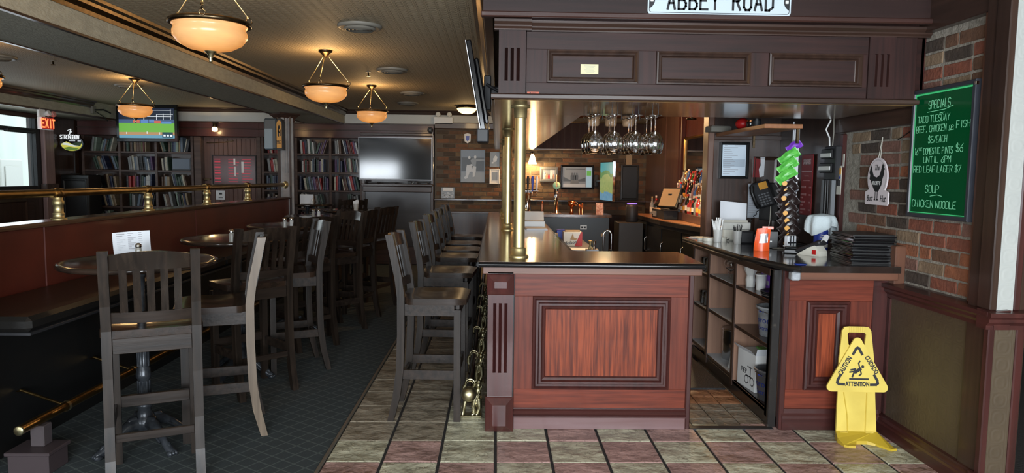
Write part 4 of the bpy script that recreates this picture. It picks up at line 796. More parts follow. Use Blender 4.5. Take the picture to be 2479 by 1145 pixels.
def book_mat(n, c):
    def fn(nt, b, v):
        x, y, z = sep(nt, v)
        q = mth(nt, 'GREATER_THAN', mth(nt, 'SINE', mth(nt, 'MULTIPLY', z, 62.)), .95)
        d = tuple(min(1, k*.5+.10) if max(c) < .2 else k*.45 for k in c)
        nt.links.new(mixc(nt, mth(nt, 'MULTIPLY', q, .5), c, d), b.inputs['Base Color'])
    return nodes('cover_'+n.replace(' ', '_').replace('-', '_'), .5, fn)
BKM = {n: book_mat(n, tuple(k*.75 for k in c)) for n, c in PALB}
ORD = ['lowest', 'fourth', 'third', 'second', 'top']
def book(x, z, w, h, d, a, colr, where):
    """spine towards the room, leaning by a in the shelf plane"""
    g = MB(Matrix.Rotation(a, 4, 'Y'))
    g.prism([(0, d), (0, .006), (w*.2, .0015), (w*.5, 0), (w*.8, .0015), (w, .006), (w, d)], 0, h, 'z')
    zo = w*math.sin(a) if a > 0 else 0
    o = solo('book', g, BKM[colr], '%s %s book on %s' % ('leaning' if abs(a) > .04 else 'upright', colr, where), 'book', (x, 12.03+rnd.uniform(0, .03), z+zo+.0005), 0, 'books on the dark shelves')
    return o
nbk = 0
def fill(bay, row, where, segs, pal):
    """segs: (count, lean degrees, gap before)"""
    global nbk
    x = bay[0]+.024; xe = bay[1]-.024; z = SHZ[row]
    for cnt_, lean, gap in segs:
        a = R(lean); x += gap
        H = .248
        if a < 0: x += H*math.sin(-a)*.95
        for k in range(cnt_):
            w = rnd.uniform(.018, .042); h = min(rnd.uniform(.185, .245), .262); d = rnd.uniform(.13, .17)
            fp = w/math.cos(a)+.0012
            if x+fp+(h*math.sin(a) if a > 0 else 0) > xe: break
            book(x, z, w, h, d, a, rnd.choice(pal), where); nbk += 1
            x += fp
        if a > 0: x += H*math.sin(a)
cool = ['grey', 'dark green', 'navy', 'black', 'blue-grey', 'pale green', 'brown', 'tan', 'cream']; warm = ['brown', 'maroon', 'black', 'tan', 'grey', 'olive', 'dark green']; mixd = ['cream', 'white', 'grey', 'maroon', 'black', 'navy', 'brown', 'red', 'purple', 'blue-grey', 'dark green']
WL = ['the left bookcase, window-side bay', 'the left bookcase, middle bay', 'the left bookcase, door-side bay']
LAY = {(0, 0): [(11, -14, .05)], (0, 1): [(4, -16, .04), (6, -12, .02)], (0, 2): [(5, -15, .06), (5, -8, .05)], (0, 3): [(5, -17, .1), (4, -18, .04)], (0, 4): [(3, 8, .06), (6, 15, .04)],
       (1, 0): [(10, 10, .04)], (1, 1): [(3, 0, .1), (8, 12, .02)], (1, 2): [(2, 0, .05), (3, 0, .03), (7, 3, .01)], (1, 3): [(12, -6, .08)], (1, 4): [(3, 0, .02), (8, 0, .02)],
       (2, 0): [(9, -8, .03)], (2, 1): [(5, -10, .04), (6, -9, .03)], (2, 2): [(4, 0, .04), (7, -12, .02)], (2, 3): [(4, -4, .03)], (2, 4): [(2, -15, .0), (7, 0, .03), (5, 11, .02)]}
for (b_, r_), sg in LAY.items(): fill(BC[0][b_], r_, 'the %s shelf of %s' % (ORD[r_], WL[b_]), sg, cool if b_ != 1 else (warm if r_ == 4 else mixd))
for r_, sg in enumerate(([(8, 0, .02)], [(9, 3, .02)], [(9, 0, .02), (4, 0, .03)], [(9, -8, .03)], [(4, -6, .03), (5, 0, .02)])): fill(BC[1][0], r_, 'the %s shelf in the narrow bookcase by the column' % ORD[r_], sg, ['navy', 'blue-grey', 'dark green'] if r_ == 2 else mixd)
WR = ['the right bookcase, column-side bay', 'the right bookcase, television-side bay']
LAY2 = {(0, 0): [(9, 0, .03)], (0, 1): [(3, 0, .04), (7, -12, .05)], (0, 2): [(1, 0, .02), (10, -9, .02), (4, 0, .01)], (0, 3): [(8, 0, .06), (5, 0, .01), (6, 16, .01)], (0, 4): [(7, -4, .03), (8, 18, .02)],
        (1, 0): [(8, 5, .05)], (1, 1): [(6, -5, .25)], (1, 2): [(3, 0, .02), (9, -12, .01)], (1, 3): [(4, 0, .04), (9, -7, .02)], (1, 4): [(3, -3, .04), (10, -13, .01)]}
for (b_, r_), sg in LAY2.items(): fill(BC[2][b_], r_, 'the %s shelf in %s' % (ORD[r_], WR[b_]), sg, mixd)
# grey speaker box on the shelf
sb = thing('shelf_speaker', 'grey box speaker among the books in the bay nearest the door', 'speaker', (-5.33, 12.06, 1.55))
obj('cabinet', MB().cbox(-.155, .155, 0, .15, .012, .205, .008), MT['grey'], sb); obj('grille', MB().cbox(-.145, .145, -.006, 0, .02, .195, .004), MT['bluegrey'], sb); obj('base', MB().box(-.15, .15, .01, .14, 0, .012), MT['black'], sb)
# panelled door recess
d1 = struct('door_1', MB().cbox(-4.98, -4.02, 12.12, 12.16, 0, 2.12, .004), MT['door'])
for k in range(11): obj('plank', MB().cbox(-4.86+k*.076, -4.788+k*.076, 12.105, 12.125, .02, 2.10, .004), MT['door'], d1)
obj('jamb', MB().cbox(-5.08, -4.96, 11.98, 12.12, 0, 2.125, .006), MT['shelfwood'], d1); obj('jamb', MB().cbox(-4.04, -3.97, 11.98, 12.12, 0, 2.125, .006), MT['shelfwood'], d1)
obj('door_handle', MB().cbox(-4.94, -4.92, 12.06, 12.12, 1.38, 1.42, .004).cbox(-4.95, -4.85, 12.05, 12.07, 1.40, 1.42, .004), MT['bronze'], d1)
obj('door_closer', MB().tube([(-4.9, 12.08, 2.02), (-4.6, 12.02, 2.03), (-4.45, 12.08, 2.06)], .008, 6), MT['bronze'], d1)
mb_ = thing('menu_board', 'framed dark menu board with rows of red writing hung on the planked door', 'menu board', (-4.445, 12.10, 1.32))
obj('board', MB().cbox(-.355, .355, -.03, 0, .008, .485, .002), mat('board_glass', (.09, .03, .028), .1, coat=.6), mb_)
obj('frame', MB().loops(-.37, .37, -.005, .5, [(0, 0), (0, -.04), (.014, -.04), (.014, -.025)], False), MT['black'], mb_)
g = MB()
for k in range(9):
    z = .045+k*.047
    for q in range(3): x = -.33+q*.23; g.box(x, x+(.10 if q == 0 else rnd.uniform(.08, .19)), -.0325, -.0305, z, z+(.026 if q == 0 and k % 2 else .012))
stuff(obj('red_writing', g, EM('red_marker', (.60, .05, .08), .6), mb_))
g = MB().box(-.01, .02, -.033, -.031, .33, .44).box(0, .025, -.033, -.031, .14, .31).box(.12, .16, -.033, -.031, .20, .39)
obj('stickers', g, MT['white'], mb_)
nt_ = thing('paper_notice', 'white notice low on the planked door', 'notice', (-4.70, 12.10, 1.06))
obj('sheet', MB().box(-.075, .075, -.004, 0, 0, .16), MT['paper'], nt_); obj('print', MB().box(-.02, .03, -.006, -.004, .09, .12).box(-.03, .04, -.006, -.004, .03, .04), MT['ink'], nt_)
# wall lamp over the door
wlm = thing('bulb_light', 'small bare bulb lamp on the frieze above the planked door', 'lamp', (-4.69, 11.93, 2.20))
obj('socket', MB().lathe([(.03, .07), (.03, .12), (.022, .135)], 14, (0, -.03, 0)).cbox(-.05, .05, -.03, .02, .135, .15, .004), MT['bronze'], wlm)
obj('bulb', MB().lathe([(0, 0), (.035, .005), (.045, .025), (.045, .055), (.03, .075)], 16, (0, -.03, 0)), EM('lamp_glow', (1, .72, .36), 3.2), wlm)
lamp('bulb_glow', 'POINT', (-4.69, 11.80, 2.2), 2.2, (1, .68, .32), .03)
# televisions
def tv(name, label, loc, rz, w, h, tilt=0, mat_=None):
    t = thing(name, label, 'television', loc, rz); M_ = Matrix.Rotation(tilt, 4, 'X')
    obj('casing', MB(M_).cbox(-w/2, w/2, -.02, .03, -h/2, h/2, .008).cbox(-w*.3, w*.3, .03, .07, -h*.35, h*.3, .01), MT['blackgloss'], t)
    if mat_: obj('screen', MB(M_).box(-w/2+.02, w/2-.02, -.023, -.0205, -h/2+.02, h/2-.02), mat_, t)
    return t
t = tv('television', 'television showing a baseball game above the left bookcase', (-5.66, 11.62, 2.305), R(-4), 1.02, .60)
E_ = lambda n, c, s=1.: EM(n, c, s)
SX, SZ = .92, .48
scn = obj('screen', MB().box(-.46, .46, -.0212, -.0205, -.24, .24), MT['blackgloss'], t)
def scr(n, rects, m):
    g = MB()
    for x0, x1, z0, z1, *q in rects: g.box((x0-.5)*SX, (x1-.5)*SX, -.024-.0008*(q[0] if q else 0), -.021, (z0-.5)*SZ, (z1-.5)*SZ)
    return obj(n, g, m, scn)
SB_ = E_('tv_sign', (.10, .22, .50), 1)
scr('sky_area', [(0, 1, .62, 1)], E_('tv_night', (.006, .010, .03), 1)); scr('crowd', [(0, 1, .50, .62)], E_('tv_crowd', (.05, .09, .20), 1.)); scr('outfield', [(0, 1, .20, .50)], E_('tv_grass', (.16, .46, .06), .9)); scr('infield', [(0, 1, .10, .20)], E_('tv_dirt', (.42, .24, .12), 1.)); scr('score_bar', [(0, 1, 0, .10)], E_('tv_bar', (.12, .30, .42), 1.))
scr('billboards', [(.26, .38, .51, .60, 1), (.64, .76, .49, .58, 1)], E_('tv_red', (.55, .12, .08), 1)); 
for q in ((.40, .53, .50, .62, 1), (.55, .64, .52, .62, 1), (.77, .95, .48, .56, 1)): scr('stand_sign', [q], SB_)
scr('stadium_rails', [(.45, .95, .71, .725, 1), (.68, .98, .78, .79, 1), (.45, .462, .6, .73, 1), (.68, .69, .6, .79, 1), (.80, .81, .6, .82, 1), (.93, .94, .62, .97, 1), (.2, .95, .92, .93, 1)], E_('tv_white', (.75, .8, .85), 1)); scr('score_box', [(.78, .97, .02, .20, 1)], E_('tv_dark', (.01, .04, .07), 1)); scr('score_digits', [(.80, .84, .06, .12, 2), (.86, .90, .06, .12, 2), (.92, .96, .05, .12, 2)], E_('tv_digit', (.8, .85, .9), 1)); scr('players', [(.50, .515, .14, .22, 2), (.13, .14, .13, .2, 2), (.73, .74, .12, .2, 2)], E_('tv_player', (.7, .7, .7), 1))
lamp('television_glow', 'AREA', (-5.66, 11.50, 2.3), .7, (.6, .9, .6), .9, .45, (R(90), 0, R(-4)))
obj('bracket', MB().cbox(-.05, .05, .07, .36, -.1, .1, .01), MT['black'], t)
t = tv('television', 'large switched-off television over the dark panel between bookcase and brick', (-1.705, 11.95, 1.79), 0, 1.235, .715, 0, mat('dark_screen', (.005, .006, .009), .09, spec=1.0))
obj('bezel', MB().loops(-.6175, .6175, -.3575, .3575, [(0, -.02), (.0, -.0255), (.012, -.0255), (.014, -.021)], False), MT['greysteel'], t)
tvc = thing('tv_surround', 'dark wooden panelled surround beneath and around the large television', 'panelling', (-1.69, 12.0, 0))
for x in (-2.245, -1.09): obj('post', MB().cbox(x-.025, x+.025, 11.94, 12.06, 0, 2.125, .005), MT['walnut'], tvc, world=True)
obj('mantel', MB().cbox(-2.27, -1.07, 11.86, 12.06, 1.33, 1.37, .008).cbox(-2.25, -1.09, 11.90, 12.06, 1.23, 1.33, .01), MT['walnut_x'], tvc, world=True)
obj('panel', MB().cbox(-2.22, -1.115, 12.0, 12.06, .1, 1.23, .003), mat('grey_sheen_panel', (.045, .045, .05), .22, col2=(.03, .028, .03), nscale=5, stretch=(.2, 1, 1), coat=.5), tvc, world=True)
obj('plinth', MB().cbox(-2.22, -1.115, 11.97, 12.06, 0, .3, .005), MT['walnut_x'], tvc, world=True)
obj('cornice', MB().cbox(-2.29, -1.06, 11.90, 12.06, 2.17, 2.22, .01), MT['walnut_x'], tvc, world=True)
for i, (x, h, w) in enumerate(((-2.08, .03, .16), (-1.8, .025, .2), (-1.46, .05, .07), (-1.36, .045, .06), (-1.22, .03, .12))):
    k = thing('media_box', '%s dark device with a lead on the mantel under the large television' % ('small flat', 'wide flat', 'tallest', 'short upright', 'flat square')[i], 'media box', (x, 11.92, 1.37), 0, 'devices on the mantel')
    obj('case', MB().cbox(-w/2, w/2, -.03, .03, 0, h, .006), MT['charcoal'], k); obj('lead', MB().tube([(w/2, 0, .01), (w/2+.03, .01, .03), (w/2+.05, .02, .012)], .004, 6), MT['white'] if i == 2 else MT['black'], k)
# side-on television by the canopy
t = thing('television', 'slim television seen edge on, tilted down from the side of the canopy', 'television', (-.135, 5.08, 2.11))
Mt = Matrix.Rotation(R(-10), 4, 'Y') @ Matrix.Rotation(R(-90), 4, 'Z')
obj('casing', MB(Mt).cbox(-.40, .40, -.022, .012, -.31, .31, .006).cbox(-.32, .32, .012, .04, -.24, .2, .008), MT['blackgloss'], t)
obj('screen', MB(Mt).box(-.385, .385, -.0245, -.0222, -.295, .295), mat('dark_screen_side', (.01, .012, .016), .1), t)
obj('bezel', MB(Mt).loops(-.40, .40, -.31, .31, [(0, -.022), (0, -.026), (.008, -.026), (.010, -.023)], False), MT['silver'], t)
obj('bracket', MB().cbox(.02, .165, -.04, .04, -.05, .05, .008).cbox(.04, .09, -.09, .09, -.12, .12, .006).tube([(.06, -.15, .05), (.14, -.18, 0)], .01, 6), MT['charcoal'], t)
obj('lower_box', MB().cbox(.0, .08, -.42, -.2, -.36, -.27, .008), MT['charcoal'], t)
# exit sign and emergency lamps
ex = thing('exit_sign', 'lit red EXIT sign with two small emergency lamp heads under the bulkhead', 'exit sign', (-6.265, 10.0, 2.09))
obj('housing', MB().cbox(-.035, .03, -.13, .13, 0, .17, .005), MT['white'], ex); obj('bracket', MB().cbox(-.035, .0, -.13, .0, .17, .275, .004), MT['white'], ex)
obj('red_face', MB().box(.03, .034, -.125, .125, .005, .165), EM('exit_red', (.55, .02, .015), .5), ex)
g = MB(TR(.035, 0, 0, R(90))); ctext(g, 'EXIT', 0, .03, .11, w=.5, th=.2, y=0, d=.002, gap=.5); obj('lettering', g, EM('exit_glow', (1, .22, .07), 1.5), ex)
for y in (-.01, .1): obj('lamp_head', MB(TR(.03, y, .215, R(90), R(70))).lathe([(.02, -.03), (.04, 0), (.042, .03), (.035, .04)], 14), MT['white'] if y < 0 else mat('pink_head', (.6, .25, .22), .4), ex)
em = thing('emergency_light', 'white emergency light box with two round heads on the pale band over the big television', 'emergency light', (-.9, 11.99, 2.37))
obj('box', MB().cbox(-.16, .16, -.09, 0, 0, .125, .008), MT['white'], em)
for x in (-.09, .1): obj('lamp_head', MB(TR(x, -.05, .165, 0, R(90))).lathe([(.02, -.03), (.04, -.01), (.042, .03), (.034, .036), (.015, .03)], 16), MT['cream'], em)
cam_ = thing('security_camera', 'round black camera with a white lead at the corner of the television surround', 'camera', (-1.115, 11.86, 2.27))
obj('body', MB(TR(0, 0, 0, 0, R(90))).lathe([(0, -.06), (.035, -.055), (.045, -.02), (.045, .04), (.03, .045), (.02, .03)], 16), MT['black'], cam_); obj('lead', MB().tube([(.03, 0, -.01), (.045, .02, -.1), (.05, .04, -.45)], .005, 6), MT['white'], cam_)
bx = thing('junction_box', 'small putty-coloured box with trailing leads on the side bulkhead', 'junction box', (-6.28, 11.2, 2.47))
obj('case', MB().cbox(-.02, .02, -.05, .05, -.06, .06, .005), MT['putty'], bx); obj('lead', MB().tube([(.02, 0, 0), (.05, .2, .02), (.02, .45, -.01)], .012, 6).tube([(.02, .02, -.02), (.06, .15, -.08), (.0, .4, -.14)], .008, 6), MT['charcoal'], bx)
# hanging bar sign with green hills
sg = thing('light_sign', 'illuminated oval cider sign with white lettering and green hills by the side window', 'sign', (-6.80, 11.50, 1.83))
def oval(rx, rz, cz, n=24, a0=0, a1=360): return [(rx*math.cos(R(a0+(a1-a0)*k/n)), cz+rz*math.sin(R(a0+(a1-a0)*k/n))) for k in range(n+(0 if a1-a0 == 360 else 1))]
obj('backing', MB().prism(oval(.185, .135, .13), -.02, .03, 'y'), MT['blackgloss'], sg)
obj('yellow_hill', MB().prism([p for p in oval(.165, .11, .12, 20, 180, 360)]+[(.15, .14), (.05, .10), (-.08, .16)], -.024, -.02, 'y'), EM('sign_yellow', (.62, .60, .10), .8), sg)
obj('green_hill', MB().prism([(-.13, .055), (-.04, .075), (.06, .06), (.12, .045), (.05, .018), (-.06, .018)], -.027, -.024, 'y'), EM('sign_green', (.12, .22, .04), .8), sg)
obj('dark_hill', MB().prism([(.0, .12), (.10, .155), (.165, .15), (.14, .09), (.08, .085)], -.027, -.024, 'y'), EM('sign_dark', (.02, .04, .02), .8), sg)
obj('pale_band', MB().prism([(-.155, .11), (-.07, .10), (.05, .075), (.13, .09), (.05, .10), (-.06, .135), (-.12, .14)], -.0285, -.027, 'y'), EM('sign_pale', (.6, .66, .62), .9), sg)
g = MB(); ctext(g, 'STRONGBOW', -.02, .20, .062, w=.42, th=.16, y=-.03, gap=.3); obj('lettering', g, EM('sign_white', (.80, .84, .86), 1.0), sg)
g = MB().tube([(-.02, -.03, .27), (-.01, -.03, .31), (.0, -.03, .335)], .008, 6).tube([(-.05, -.03, .33), (-.02, -.03, .35), (.02, -.03, .315), (.0, -.03, .30)], .005, 6).sphere((.0, -.03, .35), .012, 8).tube([(-.02, -.03, .275), (-.04, -.03, .265)], .006, 6)
obj('archer', g, EM('sign_archer', (.75, .8, .82), .9), sg); obj('glints', MB().box(-.04, .06, -.026, -.0205, .165, .185).box(.1, .15, -.026, -.0205, .16, .18), EM('sign_glint', (.5, .55, .6), .8), sg)
obj('stem', MB().tube([(.02, .01, -.01), (.02, .01, -.35)], .008, 8).lathe([(.07, 0), (.06, .01)], 14, (.02, .01, -.355)), MT['charcoal'], sg)
solo('dark_cabinet', MB().cbox(-.22, .22, -.18, .18, 0, 1.46, .01).loops(-.2, .2, .1, 1.4, [(0, -.181), (.01, -.19), (.03, -.19), (.04, -.182)]), MT['black'], 'black cabinet under the oval light sign beside the left bookcase', 'cabinet', (-6.74, 11.6, 0))
# pictures on the brick
def picture(name, label, x0, x1, z0, z1, frame, face, fw_=.02, y=11.985, depth=.03):
    t = thing(name, label, 'picture', ((x0+x1)/2, y, z0)); w = (x1-x0)/2; h = z1-z0
    obj('frame', MB().loops(-w, w, 0, h, [(0, depth), (0, -.012), (fw_*.5, -.016), (fw_, -.008), (fw_, 0)]), frame, t)
    obj('print', MB().box(-w+fw_, w-fw_, -.004, 0, fw_, h-fw_), face, t); return t
t = picture('football_photo', 'large blue-grey photograph of two footballers tussling, on the brick wall', -.614, -.197, 1.407, 1.96, MT['photo_m'], MT['bluegrey'], .006)
obj('crowd', MB().box(-.19, .19, -.0055, -.004, .19, .42), MT['photo_d'], t)
obj('pitch', MB().box(-.195, .195, -.0055, -.004, .01, .17).box(-.195, .195, -.006, -.004, .175, .185), MT['photo_m'], t)
fig = MB().prism([(-.10, .30), (-.03, .34), (.0, .29), (-.02, .18), (-.12, .18)], -.0075, -.0055, 'y').prism([(-.02, .28), (.06, .27), (.05, .17), (-.01, .18)], -.0075, -.0055, 'y')
obj('shorts', fig, MT['photo_l'], t)
obj('shirts', MB().prism([(-.09, .29), (-.13, .38), (-.06, .42), (-.02, .38), (-.02, .31)], -.008, -.0055, 'y'), MT['photo_d'], t)
obj('striped_shirt', MB().prism([(0, .28), (.05, .27), (.06, .36), (.2, .37), (.2, .39), (.06, .40), (.0, .41), (-.04, .37)], -.0085, -.0055, 'y'), MT['photo_m'], t)
obj('heads', MB().prism([(.04+.022*math.cos(k*.7), .43+.028*math.sin(k*.7)) for k in range(9)], -.009, -.0055, 'y').prism([(-.06+.022*math.cos(k*.7), .42+.026*math.sin(k*.7)) for k in range(9)], -.009, -.0055, 'y'), MT['photo_l'], t)
obj('legs', MB().prism([(-.11, .18), (-.05, .18), (-.09, .07), (-.13, .06)], -.008, -.0055, 'y').prism([(.0, .18), (.05, .18), (.03, .1), (.0, .09)], -.008, -.0055, 'y').prism([(-.12+.025*math.cos(k*.7), .08+.022*math.sin(k*.7)) for k in range(9)], -.009, -.0055, 'y'), MT['photo_l'], t)
t = picture('small_picture', 'small dark action photograph next to the brass posts', -.122, .05, 1.67, 1.93, MT['photo_d'], MT['photo_m'], .006); obj('figure', MB().prism([(-.02, .08), (.03, .10), (.05, .17), (.01, .20), (-.03, .14)], -.007, -.004, 'y').box(-.05, -.02, -.007, -.004, .06, .09), MT['photo_l'], t)
t = picture('small_picture', 'white-matted picture below the dark action photograph', -.122, .05, 1.385, 1.64, MT['white'], MT['white'], .02); obj('image', MB().box(-.04, .05, -.006, -.004, .06, .20), MT['photo_m'], t)
t = picture('collage_picture', 'small collage print standing on the brick ledge', -.94, -.71, 1.131, 1.32, MT['photo_m'], MT['photo_m'], .004)
g = MB()
for k in range(40): x = rnd.uniform(-.10, .08); z = rnd.uniform(.01, .10); g.box(x, x+.018, -.0055, -.004, z, z+.014)
obj('snaps', g, MT['photo_l'], t); obj('caption', MB().box(-.085, .085, -.0055, -.004, .13, .185), MT['white'], t)
def person_cut(g, x, z, h, y0, y1):
    w = h*.2; g.prism([(x-w, z), (x+w, z), (x+w*1.05, z+h*.55), (x+w*.5, z+h*.72), (x+w*.18, z+h*.74)]+[(x+h*.1*math.cos(R(q)), z+h*.86+h*.12*math.sin(R(q))) for q in range(-60, 241, 30)]+[(x-w*.18, z+h*.74), (x-w*.5, z+h*.72), (x-w*1.05, z+h*.55)], y0, y1, 'y'); return g
t = picture('group_photo', 'grey framed colour photograph of a group of people', .735, 1.04, 1.435, 1.68, MT['grey'], MT['photo_m'], .045)
obj('backdrop', MB().box(.02, .1, -.006, -.004, .05, .2), MT['photo_l'], t)
for x, h, m in ((-.075, .12, MT['cream']), (.045, .115, MT['white']), (-.035, .10, MT['skin']), (.0, .085, MT['redplastic']), (.08, .085, MT['skin'])): obj('figure', person_cut(MB(), x, .05, h, -.0075, -.004), m, t)
t = picture('team_photo', 'black framed grey photograph of three figures on a road, beside a lit advert', 1.09, 1.655, 1.315, 1.72, MT['blackgloss'], MT['photo_m'], .03)
for x in (-.09, -.05, -.01): obj('figure', person_cut(MB(), x, .16, .12, -.0075, -.004), MT['photo_d'], t)
obj('roadway', MB().prism([(-.12, .09), (.04, .09), (.0, .19), (-.10, .19)], -.006, -.004, 'y'), MT['grey'], t); obj('caption', MB().box(-.20, .13, -.006, -.004, .33, .35), MT['photo_d'], t); obj('foreground', MB().box(-.24, .14, -.0055, -.004, .035, .09), MT['photo_l'], t)
obj('treeline', MB().prism([(-.24, .13), (.14, .13), (.14, .20), (.06, .17), (-.02, .15), (-.14, .16), (-.24, .21)], -.0058, -.004, 'y'), MT['photo_d'], t)
obj('lit_advert', MB().box(.15, .245, -.008, -.004, .035, .37), EM('advert_glow', (.38, .50, .54), .7), t); obj('advert_leaves', MB().box(.16, .235, -.0095, -.008, .23, .31), EM('advert_green', (.14, .42, .06), .7), t)
for x, z, n in ((-.497, 2.10, 'left'), (-.20, 2.10, 'right')):
    k = thing('club_pennant', 'small white shield pennant with a dark crest, %s' % ('left of the tilted television' if n == 'left' else 'just under the tilted television'), 'pennant', (x, 12.0, z))
    obj('shield', MB().prism([(-.055, .12), (-.05, .0), (0, -.035), (.05, .0), (.055, .12), (0, .135)], -.014, -.008, 'y'), MT['white'], k); obj('crest', MB().prism([(-.03, .09), (-.025, .02), (0, 0), (.025, .02), (.03, .09)], -.018, -.014, 'y'), MT['blue'] if n == 'left' else mat('teal', (.05, .25, .3), .5), k)
# wall sconce on the brick
sn = thing('wall_sconce', 'small glowing glass bell sconce on the brick wall behind the brass posts', 'wall lamp', (.60, 11.99, 1.70))
obj('back_plate', MB().cbox(-.03, .03, -.02, 0, .12, .22, .006).tube([(0, -.01, .2), (0, -.07, .23), (0, -.09, .20)], .007, 6), MT['bronze'], sn)
obj('shade', MB().lathe([(.075, 0), (.06, .05), (.045, .11), (.03, .15), (.015, .165)], 18, (0, -.09, .03), cap=False), EM('sconce_glow', (1, .74, .40), 5), sn)
lamp('sconce_glow', 'POINT', (.60, 11.84, 1.70), 20, (1, .68, .34), .04)
# angled advertising screen
t = thing('advert_screen', 'tall narrow screen with a bright landscape picture turned side on beside the brick', 'screen', (1.70, 10.8, 1.16))
Ms = Matrix.Rotation(R(-80), 4, 'Z')
obj('casing', MB(Ms).cbox(-.30, .30, -.015, .03, 0, .60, .005), MT['blackgloss'], t)
def landscape(nt, b, v):
    x, y, z = sep(nt, v); n = nz(nt, v, 7, 4, (1, 1, .5)); n2 = nz(nt, v, 22, 4)
    h = mth(nt, 'ADD', z, mth(nt, 'MULTIPLY', mth(nt, 'SUBTRACT', n, .5), .22))
    st = lambda q: mth(nt, 'GREATER_THAN', h, q)
    c = mixc(nt, n2, (.05, .20, .36), (.22, .42, .52)); c = mixc(nt, st(.14), c, mixc(nt, n2, (.20, .30, .10), (.42, .46, .16))); c = mixc(nt, st(.38), c, mixc(nt, n2, (.04, .16, .06), (.16, .34, .10))); c = mixc(nt, st(.45), c, (.05, .34, .36))
    nt.links.new(c, b.inputs['Emission Color']); b.inputs['Emission Strength'].default_value = .75; b.inputs['Base Color'].default_value = (0, 0, 0, 1)
obj('screen', MB(Ms).box(-.29, .29, -.018, -.0151, .01, .59), nodes('landscape_picture', .2, landscape), t); obj('bright_edge', MB(Ms).box(.296, .302, -.018, .02, 0, .60), MT['chrome'], t)
obj('wall_arm', MB().cbox(-.02, .02, .02, 1.18, .28, .32, .004).cbox(-.035, .035, 1.175, 1.185, .2, .4, .004), MT['black'], t)
# curtained inner face of the canopy
cu = thing('curtain_valance', 'dark plum gathered curtain hung around the inside of the canopy', 'curtain', (1.6, 11.7, 1.98))
obj('fabric', MB().sheet(lambda u, v: (.58+2.0*u, 11.68+.02*math.sin(u*95)+.008*math.sin(u*211), 1.985+.42*v), 120, 3), MT['curtain'], cu, world=True)
obj('fabric', MB().sheet(lambda u, v: (.60+.012*math.sin(u*260), 4.98+6.7*u, 1.985+.45*v), 240, 2), MT['curtain'], cu, world=True)
obj('rod', MB().tube([(.59, 11.66, 2.41), (2.55, 11.66, 2.41)], .008, 6), MT['bronze'], cu, world=True)
obj('pelmet', MB().cbox(.575, 2.56, 11.62, 12.02, 1.955, 1.985, .005), MT['walnut_x'], cu, world=True)
struct('ceiling_bar', MB().box(.58, 2.56, 4.95, 11.75, 2.50, 2.6), MT['lamplit_orange'])  # warm lamplight on this ceiling is put into its orange colour
# pendant lamps
def pendant(x, y, label, rz, zc=2.6):
    t = thing('pendant_lamp', label, 'pendant lamp', (x, y, 0), rz, 'alabaster bowl pendant lamps')
    obj('ceiling_cup', MB().lathe([(.012, 2.535), (.02, 2.55), (.045, 2.575), (.06, 2.585), (.06, 2.6)], 20), MT['bronze'], t)
    bm = obj('bowl', MB().lathe([(.006, 2.148), (.05, 2.15), (.11, 2.163), (.155, 2.188), (.178, 2.218), (.180, 2.243), (.172, 2.26), (.178, 2.272), (.192, 2.283), (.186, 2.284), (.165, 2.262), (.17, 2.235), (.145, 2.2), (.1, 2.176), (.0, 2.165)], 36), ALAB, t)
    obj('rim', MB().lathe([(.186, 2.276), (.196, 2.276), (.201, 2.283), (.201, 2.292), (.196, 2.299), (.186, 2.299)], 36), MT['bronze'], t)
    obj('finial', MB().lathe([(.0, 2.092), (.008, 2.095), (.010, 2.103), (.006, 2.112), (.012, 2.12), (.014, 2.13), (.024, 2.142), (.034, 2.152), (.034, 2.156)], 16), MT['palebrass'], t)
    for k in range(3):
        a = R(30+120*k); c, s_ = math.cos(a), math.sin(a)
        ar = obj('rod', MB().tube([(.03*c, .03*s_, 2.545), (.198*c, .198*s_, 2.35)], .0035, 8).sphere((.2*c, .2*s_, 2.346), .009, 8), MT['palebrass'], t)
        g = MB(); 
        for q, (rr, zz, rad) in enumerate(((.205, 2.33, .016), (.208, 2.30, .014))):
            ca = R(30+120*k+(90 if q else 0))
            g.tube([(rr*c+rad*math.cos(R(b))*(c if not q else -s_), rr*s_+rad*math.cos(R(b))*(s_ if not q else c), zz+rad*math.sin(R(b))) for b in range(0, 361, 30)], .003, 6, False)
        obj('chain_link', g, MT['bronze'], ar)
    lamp('pendant_glow', 'POINT', (x, y, 2.40), 9, (1, .60, .25), .07)
    return t
def alab(nt, b, v):
    n = nz(nt, v, 4.5, 5, (1, 1, 3)); x, y, z = sep(nt, v)
    c = mixc(nt, n, (1, .27, .038), (1, .43, .095)); nt.links.new(c, b.inputs['Emission Color']); b.inputs['Base Color'].default_value = (.55, .36, .17, 1)
    mr = nt.nodes.new('ShaderNodeMapRange'); mr.inputs[1].default_value = .35; mr.inputs[2].default_value = .7; mr.inputs[3].default_value = .36; mr.inputs[4].default_value = .68; nt.links.new(n, mr.inputs[0]); nt.links.new(mr.outputs[0], b.inputs['Emission Strength'])
ALAB = nodes('alabaster', .25, alab)
for x, y, l, a in ((-1.47, 3.70, 'amber alabaster bowl lamp over the folded-menu table', 12), (-1.50, 6.27, 'amber alabaster bowl lamp over the third round table', 0), (-1.52, 8.65, 'amber alabaster bowl lamp in front of the big television', 5), (-4.20, 8.35, 'amber alabaster bowl lamp hanging before the sports television', 20), (-4.22, 5.86, 'amber alabaster bowl lamp beyond the partition, over the side aisle', 40)): pendant(x, y, l, R(a))
fd = thing('flush_lamp', 'shallow glowing dome lamp on the ceiling by the tilted television', 'ceiling lamp', (-.47, 11.0, 2.47))
